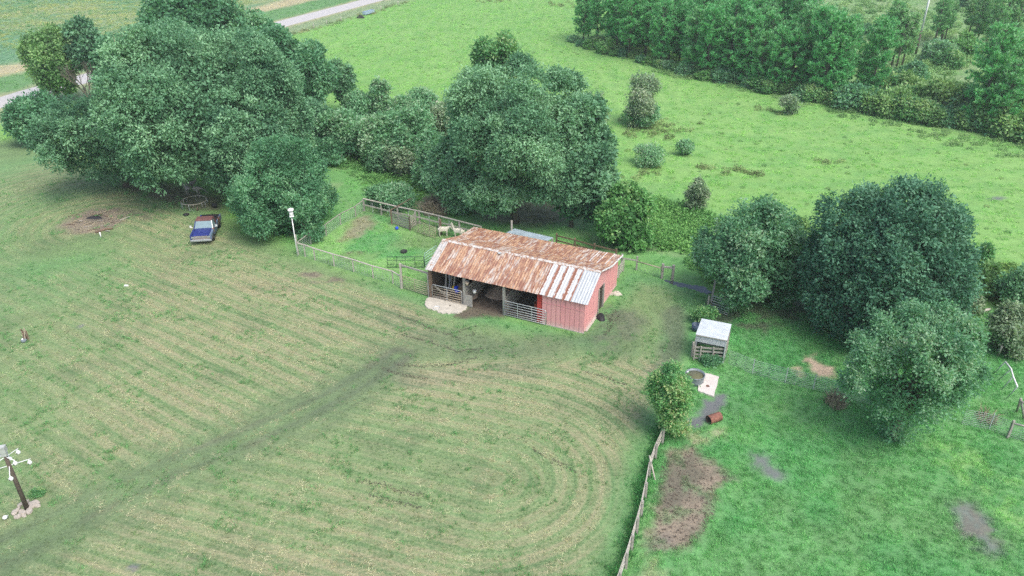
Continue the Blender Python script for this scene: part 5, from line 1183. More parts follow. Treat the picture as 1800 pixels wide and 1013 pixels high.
for s_ in (-1, 1):
    mb = MB(); X0, X1 = s_ * .78, s_ * .97                                   # front wings with wheel arches
    prof = [(2.36, .5), (2.38, .98), (.95, 1.04), (.95, .45), (1.12, .45), (1.2, .68), (1.45, .80), (1.72, .68), (1.82, .46)]
    n = len(prof); o = len(mb.v)
    mb.v += [(X1, y, z) for y, z in prof] + [(X0, y, z) for y, z in prof]
    mb.f += [tuple(range(n)) if s_ > 0 else tuple(range(n))[::-1], tuple(range(n, 2 * n))[::-1] if s_ > 0 else tuple(range(n, 2 * n))]
    for i in range(n): i2 = (i + 1) % n; mb.f.append((i, n + i, n + i2, i2) if s_ > 0 else (i, i2, n + i2, n + i))
    bevel(mb.build('front_wing', 'sidepaint' if s_ < 0 else 'bluepaint', tk), .02)
    d = MB().box((s_ * .93, .40, .72), (.07, 1.06, .60)).build('door', 'sidepaint', tk); bevel(d, .02)
    MB().bar((s_ * .975, .05, .86), (s_ * .975, .20, .86), .02, .03).build('handle', 'chrome', d)
    mb = MB(); mb.hexa([(s_ * .90, -.05, 1.03), (s_ * .90, .78, 1.03), (s_ * .885, .78, 1.03), (s_ * .885, -.05, 1.03), (s_ * .76, -.02, 1.58), (s_ * .76, .40, 1.58), (s_ * .745, .40, 1.58), (s_ * .745, -.02, 1.58)]); mb.build('side_window', 'glass', d)
    MB().box((s_ * .90, -1.48, .80), (.10, 1.92, .52)).build('bed_side', 'sidepaint' if s_ < 0 else 'bluepaint', tk)
    MB().bar((s_ * 1.0, .80, 1.10), (s_ * 1.13, .78, 1.20), .03, .03).box((s_ * 1.17, .78, 1.22), (.16, .06, .20)).build('mirror', 'white', tk)
    MB().box((s_ * .72, 2.39, .80), (.26, .05, .17)).build('headlight', 'chrome', tk)
    for y in (1.46, -1.55):
        w_ = MB().lathe([(.20, -.11), (.33, -.11), (.36, -.08), (.36, .08), (.33, .11), (.20, .11)], (s_ * .84, y, .36), 20, Matrix.Rotation(rad(90), 3, 'Y')).build('wheel', 'black', tk, True)
        MB().lathe([(0, -.115), (.2, -.10), (.2, .10), (0, .115)], (s_ * .84, y, .36), 14, Matrix.Rotation(rad(90), 3, 'Y')).build('rim', 'chrome', w_, True)
hd = loft([(.96, sect(.775, .95, 1.10, .10)), (1.6, sect(.775, .95, 1.09, .10)), (2.2, sect(.77, .93, 1.03, .08)), (2.37, sect(.765, .90, .97, .05))], 'bluepaint', 'hood', tk)
MB().bar((0, 1.0, 1.105), (0, 2.3, 1.03), .05, .02).build('crease', 'bluepaint', hd)
mb = MB().box((0, 2.36, .80), (1.16, .06, .24)); mb.build('grille', 'grille', tk); MB().box((0, 2.40, .80), (1.14, .02, .03)).build('grille_bar', 'chrome', tk)
MB().box((0, 2.38, .62), (1.6, .05, .10)).build('valance', 'grille', tk)
bevel(MB().box((0, 2.50, .52), (1.92, .12, .19)).build('front_bumper', 'chrome', tk), .04, 3)
loft([(-.50, sect(.88, .45, 1.02, .02)), (-.42, sect(.88, .45, 1.02, .02))], 'bluepaint', 'cab_back', tk)
rf = loft([(-.46, sect(.74, 1.62, 1.68, .04)), (-.40, sect(.76, 1.60, 1.74, .05)), (.36, sect(.76, 1.60, 1.745, .05)), (.46, sect(.74, 1.60, 1.66, .04))], 'maroon', 'roof', tk)
mb = MB(); mb.hexa([(-.80, .98, 1.06), (.80, .98, 1.06), (.80, .95, 1.06), (-.80, .95, 1.06), (-.70, .46, 1.60), (.70, .46, 1.60), (.70, .43, 1.60), (-.70, .43, 1.60)]); mb.build('windscreen', 'glass', tk)
for s_ in (-1, 1):
    MB().bar((s_ * .85, .98, 1.04), (s_ * .735, .44, 1.63), .06, .05).build('pillar', 'bluepaint' if s_ > 0 else 'chrome', tk)
    MB().bar((s_ * .87, -.42, 1.0), (s_ * .74, -.42, 1.63), .12, .06).build('pillar', 'maroon', tk)
MB().hexa([(-.72, -.47, 1.05), (.72, -.47, 1.05), (.72, -.45, 1.05), (-.72, -.45, 1.05), (-.66, -.46, 1.56), (.66, -.46, 1.56), (.66, -.44, 1.56), (-.66, -.44, 1.56)]).build('rear_window', 'glass', tk)
MB().box((0, .25, .75), (1.5, .5, .5)).build('bench_seat', 'brownwood', tk)
MB().box((0, -1.48, .60), (1.68, 1.9, .05)).build('bed_floor', 'black', tk); MB().box((0, -2.42, .80), (1.86, .07, .50)).build('tailgate', 'black', tk)
for k in range(6): q = tk.location; 
for k, (x, y, z, m2) in enumerate(((-.4, -.9, .65, 'black'), (.3, -1.2, .65, 'brown'), (-.1, -1.7, .65, 'black'), (.5, -1.9, .65, 'brownwood'))):
    p = Matrix.Rotation(math.pi + .14, 3, 'Z') @ Vector((x, y, z)) + tk.location
    heap('scrap_heap', p, .38, .28, m2, ['black scrap heap nearest the cab in the pickup bed', 'rusty brown scrap heap in the middle of the pickup bed', 'black scrap heap in the middle of the pickup bed', 'brown scrap heap by the pickup tailgate'][k], 'scrap heap', 20 + k, 10, 4, rough=.3)

# ------------------------------------------------------------------ animals: one skinned body each
def skinned(name, verts, edges, radii, mat, loc, rz, label, cat, root=0, sub=2, group=None):
    me = bpy.data.meshes.new(name); me.from_pydata(verts, edges, []); o = bpy.data.objects.new(name + '_rig', me); COL.objects.link(o)
    o.modifiers.new('skin', 'SKIN'); sv = me.skin_vertices[0].data if me.skin_vertices else None
    if sv is None:
        bpy.context.view_layer.objects.active = o; bpy.ops.mesh.customdata_skin_add(); sv = me.skin_vertices[0].data
    for i, r in enumerate(radii): sv[i].radius = r if isinstance(r, tuple) else (r, r); sv[i].use_root = (i == root)
    sb = o.modifiers.new('sub', 'SUBSURF'); sb.levels = sub; sb.render_levels = sub
    dg = bpy.context.evaluated_depsgraph_get(); m2 = bpy.data.meshes.new_from_object(o.evaluated_get(dg))
    bpy.data.objects.remove(o); m2.materials.clear(); m2.materials.append(MAT[mat]); m2.polygons.foreach_set('use_smooth', [True] * len(m2.polygons))
    r = link(name, m2, None, loc); r.rotation_euler = (0, 0, rz); return tag(r, label, cat, group)
def alpaca(loc, rz, label, head_down):
    v = [(0, -.10, .92), (0, -.42, .93), (0, -.60, .88), (0, .25, .92), (0, .48, .98)]; e = [(0, 1), (1, 2), (0, 3), (3, 4)]; r = [.27, .26, .13, .27, .19]
    nk = [(0, .66, 1.12), (0, .80, 1.10), (0, .95, .92), (0, 1.04, .72), (0, 1.12, .60)] if head_down else [(0, .58, 1.2), (0, .64, 1.42), (0, .66, 1.62), (0, .78, 1.66), (0, .92, 1.60)]
    rn = [.13, .105, .10, .10, .05]; p = 4
    for q, s_ in zip(nk, rn): v.append(q); r.append(s_); e.append((p, len(v) - 1)); p = len(v) - 1
    hi = p - 1
    for s_ in (-1, 1):
        a, b = nk[3], nk[2]; v.append((s_ * .06, a[1] - .02, a[2] + .10)); r.append(.035); e.append((hi, len(v) - 1)); v.append((s_ * .09, a[1] - .03, a[2] + .22)); r.append(.014); e.append((len(v) - 2, len(v) - 1))
        for (base, y, hock) in ((3, .34, .02), (1, -.42, -.08)):
            k0 = len(v); v += [(s_ * .15, y, .70), (s_ * .15, y + hock, .40), (s_ * .15, y, .08), (s_ * .15, y + .06, .03)]; r += [.12, .065, .05, .055]; e += [(base, k0), (k0, k0 + 1), (k0 + 1, k0 + 2), (k0 + 2, k0 + 3)]
    v.append((0, -.74, .78)); r.append(.06); e.append((2, len(v) - 1))
    v = [tuple(.85 * c for c in q) for q in v]; r = [.85 * q for q in r]
    return skinned('alpaca', v, e, r, 'wool', loc, rz, label, 'alpaca', group='pale alpacas behind the barn')
alpaca(g(780, 415.5), rad(-80), 'cream alpaca seen from behind next to the brown gate post', True)
alpaca(g(806, 418.5), rad(78), 'cream alpaca with raised neck next to the barn roof', False)
def big_bird(loc, rz, label, pose):
    v = [(0, 0, .95), (0, -.35, .98), (0, -.62, .86), (0, .28, 1.0)]; e = [(0, 1), (1, 2), (0, 3)]; r = [.26, .22, .07, .17]; p = 3
    nk = {'up': [(0, .45, 1.18), (0, .50, 1.45), (0, .50, 1.72), (0, .60, 1.77), (0, .74, 1.74)], 'low': [(0, .50, 1.0), (0, .75, .9), (0, .95, .72), (0, 1.05, .62), (0, 1.15, .52)]}[pose]
    for q, s_ in zip(nk, (.09, .05, .045, .06, .02)): v.append(q); r.append(s_); e.append((p, len(v) - 1)); p = len(v) - 1
    for s_ in (-1, 1): k0 = len(v); v += [(s_ * .12, -.02, .66), (s_ * .12, .06, .44), (s_ * .12, -.06, .06), (s_ * .12, .10, .02)]; r += [.10, .045, .03, .03]; e += [(0, k0), (k0, k0 + 1), (k0 + 1, k0 + 2), (k0 + 2, k0 + 3)]
    return skinned('large_bird', v, e, r, 'feather', loc, rz, label, 'bird', group='large grey birds under the oak')
big_bird(g(331, 344), rad(60), 'long necked grey bird standing upright left of its companions', 'up')
big_bird(g(340, 336), rad(-60), 'long necked grey bird furthest back under the oak', 'up')
big_bird(g(350, 346), rad(-100), 'stooping grey bird just behind the white ring frame', 'low')

# ------------------------------------------------------------------ trees
T0 = tree
oakk = dict(lobes=7, nb=56, ns=46, nl=17, L=.265, asp=.5, spread=.24, rbf=.29, ragged=.22)
tree('live_oak', (185, 42, 528, 300), 'oak', 1, 'huge spreading live oak at the centre of the left tree group', h0=3.0, lobes=11, nb=100, ns=62, nl=21, L=.28, asp=.5, spread=.27, rbf=.23, ragged=.24)
tree('live_oak', (66, 150, 335, 322), 'oak', 2, 'low wide live oak left of the huge oak', h0=1.0, **oakk)
tree('live_oak', (330, 165, 470, 338), 'oak', 3, 'live oak leaning over the old pickup', h0=2.4, **{**oakk, 'nb': 54})
tree('young_oak', (404, 240, 592, 408), 'pecan', 4, 'rounded leafy oak right of the old pickup', h0=.3, nb=60, ns=48, nl=20, L=.22, rbf=.25, spread=.20, ragged=.3)
tree('live_oak', (400, 75, 545, 300), 'oak', 5, 'tall grey green oak on the right flank of the huge oak', h0=3, **{**oakk, 'nb': 54})
tree('broadleaf_tree', (258, -40, 432, 100), 'pecan', 6, 'tall bright broadleaf tree rising behind the huge oak', h0=6, nb=60, ns=32, nl=12, L=.60, spread=.40, rbf=.28, ragged=.22, lobes=6, bumpy=.42)
tree('broadleaf_tree', (400, 18, 520, 120), 'pecan', 7, 'bright tree with gaps beside the country road', h0=4, nb=30, ns=28, nl=12, L=.50, spread=.38, ragged=.28, lobes=6, bumpy=.42)
tree('broadleaf_tree', (455, 50, 535, 170), 'pecan', 8, 'narrow dark tree in front of the country road', h0=2, nb=30, ns=28, nl=12, L=.45, spread=.35, ragged=.25, lobes=6, bumpy=.42)
tree('dark_cedar', (36, 52, 132, 165), 'olive', 9, 'dark brownish green tree beside the road on the left', h0=1.5, nb=36, ns=34, nl=12, L=.42, spread=.33, ragged=.28, lobes=6, bumpy=.42)
tree('broadleaf_tree', (118, 35, 188, 120), 'oak', 10, 'blue green tree behind the bare grey tree', h0=5, nb=26, ns=28, nl=12, L=.48, spread=.36, ragged=.28, lobes=6, bumpy=.42)
tree('broadleaf_tree', (160, 70, 250, 170), 'pecan', 11, 'dull green tree between the bare tree and the huge oak', h0=2, nb=30, ns=28, nl=12, L=.44, spread=.35, ragged=.25, lobes=6, bumpy=.42)
tree('broadleaf_tree', (505, 78, 595, 200), 'pecan', 12, 'pointed tree overlooking the far pasture from the left grove', h0=1.5, nb=44, ns=28, nl=11, L=.40, spread=.33, ragged=.3, lobes=6, bumpy=.42)
tree('broadleaf_tree', (575, 108, 630, 190), 'oak', 13, 'small dark rounded tree at the right end of the left grove', h0=1, nb=26, ns=26, nl=11, L=.40, spread=.33, lobes=6, bumpy=.42)
tree('live_oak', (768, 108, 1045, 375), 'oak', 14, 'great domed live oak behind the barn', h0=1.6, lobes=10, nb=96, ns=58, nl=20, L=.255, asp=.5, spread=.25, rbf=.22, ragged=.20)
tree('live_oak', (930, 170, 1088, 385), 'oak', 15, 'right hand half of the oak behind the barn', h0=1.2, **{**oakk, 'nb': 52, 'L': .38})
tree('live_oak', (748, 245, 850, 372), 'oak', 16, 'low grey green oak bough mass beside the dry brush pile', h0=.2, **{**oakk, 'nb': 34, 'L': .36})
tree('broadleaf_tree', (828, 62, 916, 165), 'bright', 17, 'light green tree topping out behind the domed oak', h0=5, nb=34, ns=26, nl=11, L=.46, spread=.38, ragged=.26, lobes=6, bumpy=.42)
tree('dark_oak', (1420, 318, 1706, 592), 'darkoak', 18, 'dense dark rounded oak in the right paddock', h0=.5, nb=120, ns=44, nl=19, L=.25, asp=.5, spread=.20, rbf=.20, ragged=.10)
tree('broadleaf_tree', (1226, 350, 1428, 532), 'paleleaf', 19, 'pale green broad tree beside the drainage ditch', h0=.4, lobes=7, nb=62, ns=42, nl=15, L=.25, spread=.22, rbf=.25, ragged=.26, bumpy=.42)
_, R_, H_, zc_, bc_ = tree('pecan_tree', (1482, 532, 1722, 788), 'paleleaf', 20, 'open crowned pecan tree in front of the dark oak', h0=.5, bumpy=.55, lobes=9, nb=70, ns=44, nl=19, L=.175, spread=.17, rbf=.20, ragged=.5, inner=.04, limbs=16)
tree('young_tree', (1136, 640, 1240, 760), 'fresh', 21, 'small fresh green tree beside the round stock tank', h0=.2, bumpy=.4, nb=40, ns=26, nl=11, L=.17, spread=.15, rbf=.26, ragged=.3, lobes=7, inner=.08)
tree('willow_bush', (1086, 135, 1160, 222), 'willow', 22, 'larger pale grey green bush alone in the far pasture', 'bush', 0, nb=30, ns=34, nl=10, L=.30, spread=.30, inner=.05, ragged=.3, lobes=6, bumpy=.42)
tree('willow_bush', (1022, 160, 1076, 225), 'willow', 23, 'smaller pale bush half behind the domed oak', 'bush', 0, nb=18, ns=24, nl=9, L=.30, spread=.30, inner=.03, ragged=.3, lobes=6, bumpy=.42)
tree('mauve_bush', (1204, 316, 1246, 372), 'willow', 24, 'grey pointed bush among the ditch weeds', 'bush', 0, nb=26, ns=30, nl=10, L=.20, spread=.2, inner=.05, ragged=.3, lobes=6, bumpy=.42)
tree('vine_thicket', (1046, 328, 1152, 440), 'vine', 25, 'bright vine covered thicket right of the domed oak', 'thicket', 0, nb=40, ns=36, nl=12, L=.30, spread=.24, ragged=.2, lobes=6, bumpy=.42)
tree('grey_bush', (1742, 538, 1830, 625), 'willow', 26, 'grey green bush at the right edge above the pole frame', 'bush', 0, nb=32, ns=30, nl=11, L=.24, spread=.2, ragged=.22, lobes=6, bumpy=.42)
tree('sapling', (652, 140, 690, 196), 'scrub', 27, 'slender sapling with pale trunk above the scrub', 'tree', 2.6, nb=16, ns=20, nl=9, L=.34, spread=.26, bark='palebark', ragged=.3, inner=.02, lobes=6, bumpy=.42)
tree('olive_bush', (768, 160, 832, 222), 'olive', 28, 'olive coloured tree between the scrub and the domed oak', 'tree', .3, nb=26, ns=26, nl=10, L=.36, spread=.3, ragged=.28, lobes=6, bumpy=.42)
tree('low_bush', (1084, 182, 1160, 224), 'scrub', 50, 'dark green low bush at the foot of the larger pale bush', 'bush', 0, nb=30, ns=26, nl=9, L=.26, spread=.26, rbf=.22, ragged=.35, lobes=6)
tree('pasture_bush', (1370, 168, 1410, 201), 'willow', 29, 'pale round bush near the pines in the far pasture', 'bush', 0, nb=14, ns=20, nl=9, L=.30, spread=.3, ragged=.3, inner=.05, lobes=6, bumpy=.42)
tree('pasture_bush', (1188, 246, 1222, 273), 'scrub', 30, 'small dull bush right of the brown weeds in the pasture', 'bush', 0, nb=14, ns=18, nl=9, L=.26, spread=.25, ragged=.3, lobes=6, bumpy=.42)
tree('pasture_bush', (1114, 255, 1172, 292), 'scrub', 31, 'low spreading bush left of the small dull pasture bush', 'bush', 0, lobes=6, nb=24, ns=22, nl=9, L=.22, spread=.3, ragged=.3, bumpy=.42)
tree('pasture_bush', (1720, 428, 1746, 456), 'bright', 32, 'small pointed grass bush right of the dark oak', 'bush', 0, nb=12, ns=18, nl=9, L=.24, spread=.2, ragged=.3, lobes=6, bumpy=.42)
tree('leafy_shrub', (1216, 535, 1262, 572), 'bright', 33, 'bright leafy shrub behind the metal shelter', 'shrub', 0, nb=22, ns=20, nl=9, L=.17, spread=.15, ragged=.25, lobes=6, bumpy=.42)
tree('leafy_shrub', (1230, 612, 1278, 642), 'pecan', 34, 'low dark shrub against the front rails of the shelter', 'shrub', 0, nb=18, ns=20, nl=9, L=.15, spread=.14, ragged=.25, lobes=6, bumpy=.42)
tree('leafy_shrub', (640, 318, 730, 368), 'scrub', 35, 'low feathery shrub just behind the yard corner', 'shrub', 0, nb=34, ns=28, nl=10, L=.26, spread=.26, ragged=.2, lobes=6, bumpy=.42)
tree('leafy_shrub', (1382, 385, 1432, 445), 'olive', 36, 'yellowish shrub between the pale tree and the dark oak', 'shrub', 0, nb=22, ns=22, nl=10, L=.24, spread=.24, ragged=.3, lobes=6, bumpy=.42)
tree('leafy_shrub', (640, 252, 690, 300), 'oak', 37, 'blue green shrub in front of the scrub', 'shrub', 0, nb=22, ns=24, nl=10, L=.26, spread=.22, ragged=.25, lobes=6, bumpy=.42)
tree('leafy_shrub', (22, 165, 140, 250), 'pecan', 38, 'dark green shrub at the left edge below the road', 'shrub', 0, nb=34, ns=28, nl=10, L=.36, spread=.3, ragged=.25, lobes=6, bumpy=.42)
tree('leafy_shrub', (1688, 462, 1760, 520), 'olive', 39, 'dark shrub right behind the dark oak', 'shrub', 0, nb=26, ns=24, nl=10, L=.26, spread=.24, ragged=.3, lobes=6, bumpy=.42)
tree('leafy_shrub', (1760, 470, 1840, 545), 'scrub', 40, 'dull green shrub touching the right edge of the picture', 'shrub', 0, nb=28, ns=24, nl=10, L=.28, spread=.24, ragged=.3, lobes=6, bumpy=.42)
tree('leafy_shrub', (1690, 515, 1735, 552), 'willow', 41, 'small grey shrub above the pale bleached log', 'shrub', 0, nb=18, ns=20, nl=9, L=.22, spread=.2, ragged=.3, lobes=6, bumpy=.42)
tree('leafy_shrub', (462, 345, 520, 405), 'bright', 42, 'light feathery shrub at the foot of the rounded oak', 'shrub', 0, nb=24, ns=24, nl=10, L=.22, spread=.2, ragged=.3, lobes=6, bumpy=.42)
# scrub band between the groves: every bush its own
band = [((482, 175, 606, 262), 'oak'), ((560, 188, 668, 268), 'scrub'), ((622, 200, 730, 290), 'scrub'), ((690, 190, 790, 300), 'scrub'), ((735, 180, 836, 270), 'willow'), ((600, 165, 668, 230), 'scrub'), ((655, 172, 745, 235), 'scrub'), ((470, 230, 560, 290), 'pecan'), ((715, 235, 800, 330), 'scrub'), ((535, 235, 640, 285), 'pecan'), ((668, 258, 730, 310), 'willow'), ((780, 205, 842, 275), 'scrub'), ((700, 160, 770, 205), 'scrub')]
lb = ['dark blue green bush at the foot of the left grove', 'tall arching scrub bush next to the left grove', 'arching scrub bush at the centre of the scrub band', 'wide arching scrub bush right of the scrub centre', 'pale grey green scrub bush near the domed oak', 'scrub bush at the far left back of the scrub band', 'scrub bush beneath the slender sapling', 'low leafy bush between huge oak and open grass', 'scrub bush standing above the dry brush pile', 'low leafy bush at the front of the scrub band', 'small pale bush before the scrub centre', 'scrub bush tucked against the domed oak', 'scrub bush at the back edge facing the far pasture']
for k, ((bx), mt) in enumerate(band): tree('scrub_bush', bx, mt, 60 + k, lb[k], 'bush', 0, None or 34, 32, 11, .34, spread=.30, ragged=.24, spike=.9, lobes=6, bumpy=.45, group='bushes of the scrub band', limbs=5)
# bare or dry things
def twigs(name, c, R, H, n, mat, label, cat, seed, r=.02, up=.5):
    q = random.Random(seed); mb = MB()
    for k in range(n):
        a_ = q.uniform(0, 6.28); e = q.uniform(.15, 1); rr_ = R * math.sqrt(q.random()) * .5; p0 = Vector((rr_ * math.cos(a_), rr_ * math.sin(a_), 0))
        b_ = a_ + q.gauss(0, .5); p1 = Vector((R * e * math.cos(b_) * q.uniform(.5, 1.1), R * e * math.sin(b_) * q.uniform(.5, 1.1), H * q.uniform(.35, 1) * (1.1 - .5 * e)))
        mb.path([p0, p0.lerp(p1, .55) + Vector((0, 0, H * .22 * up)), p1], [r * 1.4, r, r * .4], 4, False)
    o = mb.build(name, mat); o.location = c; return tag(o, label, cat)
twigs('brush_pile', g(768, 372), 3.0, 2.0, 520, 'drygrass', 'dry pale brush pile behind the board fence of the yard', 'brush pile', 1, .025, .8)
twigs('dead_brush', g(830, 296), 2.2, 3.6, 160, 'redtwig', 'rust brown dead brush in the gap of the domed oak', 'brush', 2, .03, .5)
twigs('dry_bush', g(1468, 712), 1.3, 1.3, 150, 'drygrass', 'leafless brown bush on the wire fence left of the pecan', 'bush', 3, .014, .5)
twigs('dry_bush', g(1732, 738), 1.2, .9, 70, 'drygrass', 'brownish dry bush on the wire fence right of the pecan', 'bush', 4, .014, .5)
def bare_tree(P, Ht, mat, seed, label, spread=.35):
    q = random.Random(seed); mb = MB(); t = thing('bare_tree', P, label, 'tree')
    def grow(p, d, L, r, lev):
        e = p + d * L; m_2 = p.lerp(e, .5) + Vector((q.gauss(0, .04), q.gauss(0, .04), 0)) * L; mb.path([p, m_2, e], [r, r * .8, r * .6], 5, False)
        if lev == 0: return
        for k in range(3 if lev > 1 else 4): grow(p.lerp(e, q.uniform(.55, 1)), (d + Vector((q.gauss(0, spread), q.gauss(0, spread), q.gauss(.08, .2)))).normalized(), L * q.uniform(.55, .8), r * .58, lev - 1)
    grow(Vector((0, 0, -.1)), Vector((0, 0, 1)), Ht * .36, .2, 5); mb.build('branches', mat, t); return t
bare_tree(g(168, 205), 9, 'bark', 3, 'bare grey tree among the leafy trees at upper left', .4)
bare_tree(g(530, 190), 5.5, 'palebark', 5, 'bare pale stems behind the scrub band', .3)
tag(MB().path([g(599, 287), g(599, 287) + Vector((.2, 0, 1.1)), g(594, 262, 1.5)], [.14, .1, .05], 6).build('dead_stump', 'palewood', None, True), 'pale broken stump on the grass before the scrub band', 'stump')

# ------------------------------------------------------------------ pines along the far pasture
def pine_mesh(seed, Ht, R, c0, dens):
    r = np.random.default_rng(seed); Ps = []; Ds = []; T = []; mb = MB()
    mb.path([(0, 0, -.2), (r.normal(0, .1), r.normal(0, .1), Ht * .5), (r.normal(0, .15), r.normal(0, .15), Ht * .97)], [.17, .12, .03], 7)
    nw = int((1 - c0) * Ht / .42)
    for i in range(nw):
        f = i / nw; z = Ht * (c0 + (1 - c0) * f); br = R * math.sqrt(max(0, 1 - f ** 2.2)) * (.62 + .38 * min(1, f * 2.4)) + .2
        for k in range(5):
            if r.random() > dens: continue
            a_ = r.uniform(0, 6.28); L = br * r.uniform(.65, 1.1); d = np.array([math.cos(a_), math.sin(a_), .18 + .4 * f]); p0 = np.array([0, 0, z])
            mb.path([tuple(p0), tuple(p0 + d * L)], [.035, .012], 4, False)
            nt_ = max(3, int(L * 4.2))
            for j in range(nt_):
                s_ = .35 + .65 * (j + r.random()) / nt_; q = p0 + d * L * s_ + r.normal(0, .16, 3); tt = .42 + .25 * s_ * f + r.normal(0, .12)  # tint paler towards top and tips: lit crowns put into the colour
                for m in range(9):
                    Ps.append(q); Ds.append(d * .35 + np.array([0, 0, .75]) + r.normal(0, .55, 3)); T.append(tt + r.normal(0, .08))
    Ps = np.array(Ps); Ds = np.array(Ds); N = r.normal(0, 1, Ps.shape); L = .52 * (.6 + .7 * r.random(len(Ps)))
    V, F = leaf_arrays(Ps, Ds, N, L, L * .27)
    return V, F, np.array(T) + .1, mb
PINES = []
for k, (Ht, R, c0, dn, mt) in enumerate(((12.5, 3.1, .10, .97, 'pine'), (11.5, 2.7, .14, .85, 'pine'), (13.2, 3.0, .18, .85, 'pine'), (10.8, 2.8, .06, .9, 'pine'), (12.0, 2.7, .26, .8, 'pine'), (10.0, 1.7, .36, .85, 'needle2'), (9.2, 1.7, .30, .85, 'needle2'))):
    V, F, T, mb = pine_mesh(200 + k, Ht, R, c0, dn); PINES.append((facemesh('crown', V, F, mt, T), mb.mesh('trunk', 'bark', True)))
def pine(p, kind, sc, rz, label, group=None):
    t = thing('pine_tree', p, label, 'pine tree', group, rz); t.scale = (sc, sc, sc); link('crown', PINES[kind][0], t); link('trunk', PINES[kind][1], t); return t
RP = random.Random(12)
edge = [Vector((*p, 0)) for p in G([(1008, 70), (1100, 98), (1200, 126), (1300, 146), (1400, 166), (1476, 180)])]
def along(f):
    f *= len(edge) - 1; i = min(int(f), len(edge) - 2); a, b = edge[i], edge[i + 1]; d = (b - a).normalized(); return a.lerp(b, f - i), Vector((-d.y, d.x, 0))
ORD = 'first second third fourth fifth sixth seventh eighth ninth tenth eleventh twelfth thirteenth fourteenth fifteenth sixteenth seventeenth eighteenth'.split()
depths = (0, 3.6, 7.6, 12, 17, 22.5)
for row, dp in enumerate(depths):
    n = 17 - row
    for k in range(n):
        f = (k + RP.uniform(.15, .85)) / n
        if row and dp > 30 * (1.02 - f) + 3: continue
        p, nv = along(f); p = p + nv * (dp + RP.uniform(-1.2, 1.2)) + Vector((RP.uniform(-.8, .8), 0, 0))
        pine(p, RP.randrange(5), RP.uniform(.72, 1.12), RP.uniform(0, 6.28), (ORD[k] + ' pine from the left in the front row of the pine belt') if row == 0 else 'tall pine deep inside the dense pine belt', 'pines of the dense pine belt')
for k, (px, py, kd, sc, lab) in enumerate(((1528, 172, 0, .92, 'single full pine right of the dense pine belt'), (1518, 160, 3, .7, 'short pine leaning on the single full pine'), (1716, 226, 0, 1.05, 'left pine of the dark clump near the right edge'), (1733, 205, 1, 1.0, 'rear pine of the dark clump near the right edge'), (1768, 222, 2, .92, 'right pine of the dark clump near the right edge'), (1752, 236, 3, .86, 'front pine of the dark clump near the right edge'), (1812, 235, 4, .95, 'pine at the right edge of the picture'))):
    pine(g(px, py), kd, sc, k * 1.3, lab)
for k, (px, py) in enumerate(((1555, 108), (1575, 122), (1566, 118), (1584, 120), (1640, 86), (1650, 82), (1654, 76), (1660, 72), (1696, 80), (1706, 86), (1716, 78), (1738, 92), (1752, 84), (1764, 80), (1773, 88))):
    pine(g(px, py), 5 + k % 2, RP.uniform(.8, 1.1), k * 2.1, ['slim pale pine left of the power pole', 'slim pale pine just right of the power pole', 'slim pale pine in the thin stand toward the right edge'][0 if k < 4 else 1 if k < 8 else 2], 'slim pines on the cleared ground')
# understorey bushes at the foot of the pines
def bush_proto(seed, mt, **kw):
    rng = np.random.default_rng(seed); a = dict(nb=20, ns=24, nl=9, L=.40, spread=.3, ragged=.28, rbf=.36); a.update(kw)
    return crown_mesh('foliage', rng, 1.9, 1.6, mat=mt, name='foliage') if False else crown_mesh('foliage', rng, 1.9, 1.6, a['nb'], a['ns'], a['nl'], a['L'], mt, spread=a['spread'], ragged=a['ragged'], rbf=a['rbf'])[0]
BP = [bush_proto(301, 'bright'), bush_proto(302, 'olive'), bush_proto(303, 'scrub'), bush_proto(304, 'vine'), bush_proto(305, 'pecan')]
def bush(p, k, sx, sz, rz, name, label, group):
    o = link(name, BP[k], None, (p.x, p.y, 1.25 * sz)); o.scale = (sx, sx, sz); o.rotation_euler = (0, 0, rz); return tag(o, label, 'bush', group)
low = [(1008, 78), (1100, 106), (1200, 133), (1300, 154), (1400, 174), (1490, 190), (1560, 203), (1640, 218), (1720, 232), (1800, 248), (1860, 262)]
names = ['dark green bush at the foot of the pine belt', 'olive bush at the foot of the pine belt', 'dull scrub bush at the foot of the pine belt', 'pale bush at the foot of the pine belt', 'blue green bush at the foot of the pine belt']
names2 = [n.replace('pine belt', 'right hand pines') for n in names]
for i in range(64):
    f = i / 63 * (len(low) - 1); j = min(int(f), len(low) - 2); a, b = low[j], low[j + 1]; px = a[0] + (b[0] - a[0]) * (f - j); py = a[1] + (b[1] - a[1]) * (f - j) - RP.uniform(0, 9)
    k = RP.choice((0, 0, 1, 1, 2, 3, 4)) if px > 1500 else RP.choice((0, 0, 2, 4, 3, 1)); s_ = RP.uniform(.5, 1.1) if px < 1480 else RP.uniform(.8, 1.4)
    bush(g(px, py), k, s_, s_ * RP.uniform(.55, .95), RP.uniform(0, 6.28), 'edge_bush', (names if px < 1490 else names2)[k], 'bushes at the foot of the pines')
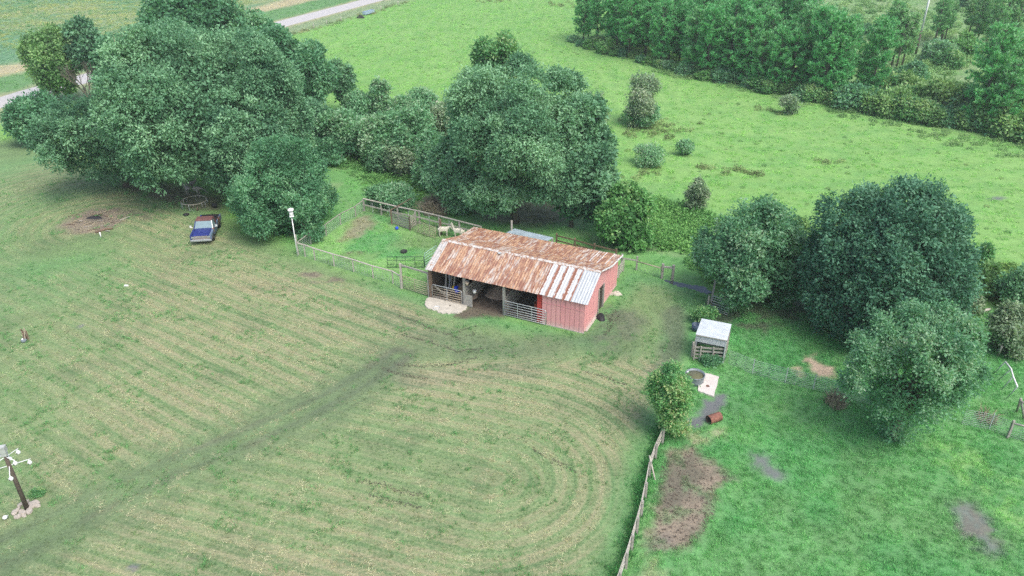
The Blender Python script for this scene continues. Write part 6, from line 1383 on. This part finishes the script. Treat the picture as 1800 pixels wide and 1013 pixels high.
for i, (px, py, k, s_) in enumerate(((1560, 168, 0, 1.3), (1600, 175, 1, 1.2), (1640, 195, 1, 1.6), (1670, 200, 1, 1.4), (1590, 190, 0, 1.3), (1695, 205, 2, 1.5), (1740, 228, 1, 1.5), (1775, 240, 1, 1.4), (1790, 215, 0, 1.6), (1650, 110, 2, 1.3), (1665, 118, 0, 1.2), (1638, 102, 2, 1.0), (1688, 100, 3, 1.3), (1705, 12, 4, 2.0), (1782, 24, 4, 1.6), (1420, 8, 2, 1.4), (1400, 3, 4, 1.2), (1600, 150, 4, 1.2), (1500, 60, 2, .9), (1524, 62, 4, .9), (1502, 82, 4, .7), (1330, 8, 2, 1.2), (1365, 4, 4, 1.0))):
    bush(g(px, py), k, s_, s_ * RP.uniform(.8, 1.1), i * 1.7, 'clearing_bush', ['dark green', 'olive', 'dull scrub', 'pale', 'blue green'][k] + ' bush standing on the cleared ground beyond the pines', 'bushes on the cleared ground')
for i, px in enumerate((1735, 1765, 1800, 1830)): bush(g(px, 4 + (i % 2) * 3), 4, 3.0, 2.4, i, 'far_bush', 'dark distant thicket in the top right corner', 'thicket in the top right corner')
q = g(64, 869); o = link('weed', BP[0], None, (q.x + .05, q.y, .14)); o.scale = (.22, .17, .12); tag(o, 'green weeds growing beside the stones of the bird pole', 'weeds')

# ------------------------------------------------------------------ added thin veil: scattering volume that lifts the dark tones
hm = bpy.data.materials.new('shadow_lift_volume'); hm.use_nodes = True; ht = hm.node_tree; ht.nodes.clear()
pv = ht.nodes.new('ShaderNodeVolumePrincipled'); pv.inputs['Color'].default_value = (.84, .95, .90, 1); pv.inputs['Density'].default_value = LIFT_DENSITY; pv.inputs['Anisotropy'].default_value = .2
ho = ht.nodes.new('ShaderNodeOutputMaterial'); ht.links.new(pv.outputs[0], ho.inputs['Volume']); MAT['shadow_lift'] = hm
if LIFT_DENSITY > 0: tag(MB().box((0, 1100, 16), (3400, 3400, 34)).build('shadow_lift', 'shadow_lift'), 'added thin veil lifting dark tones over the farm', None, None, 'stuff')
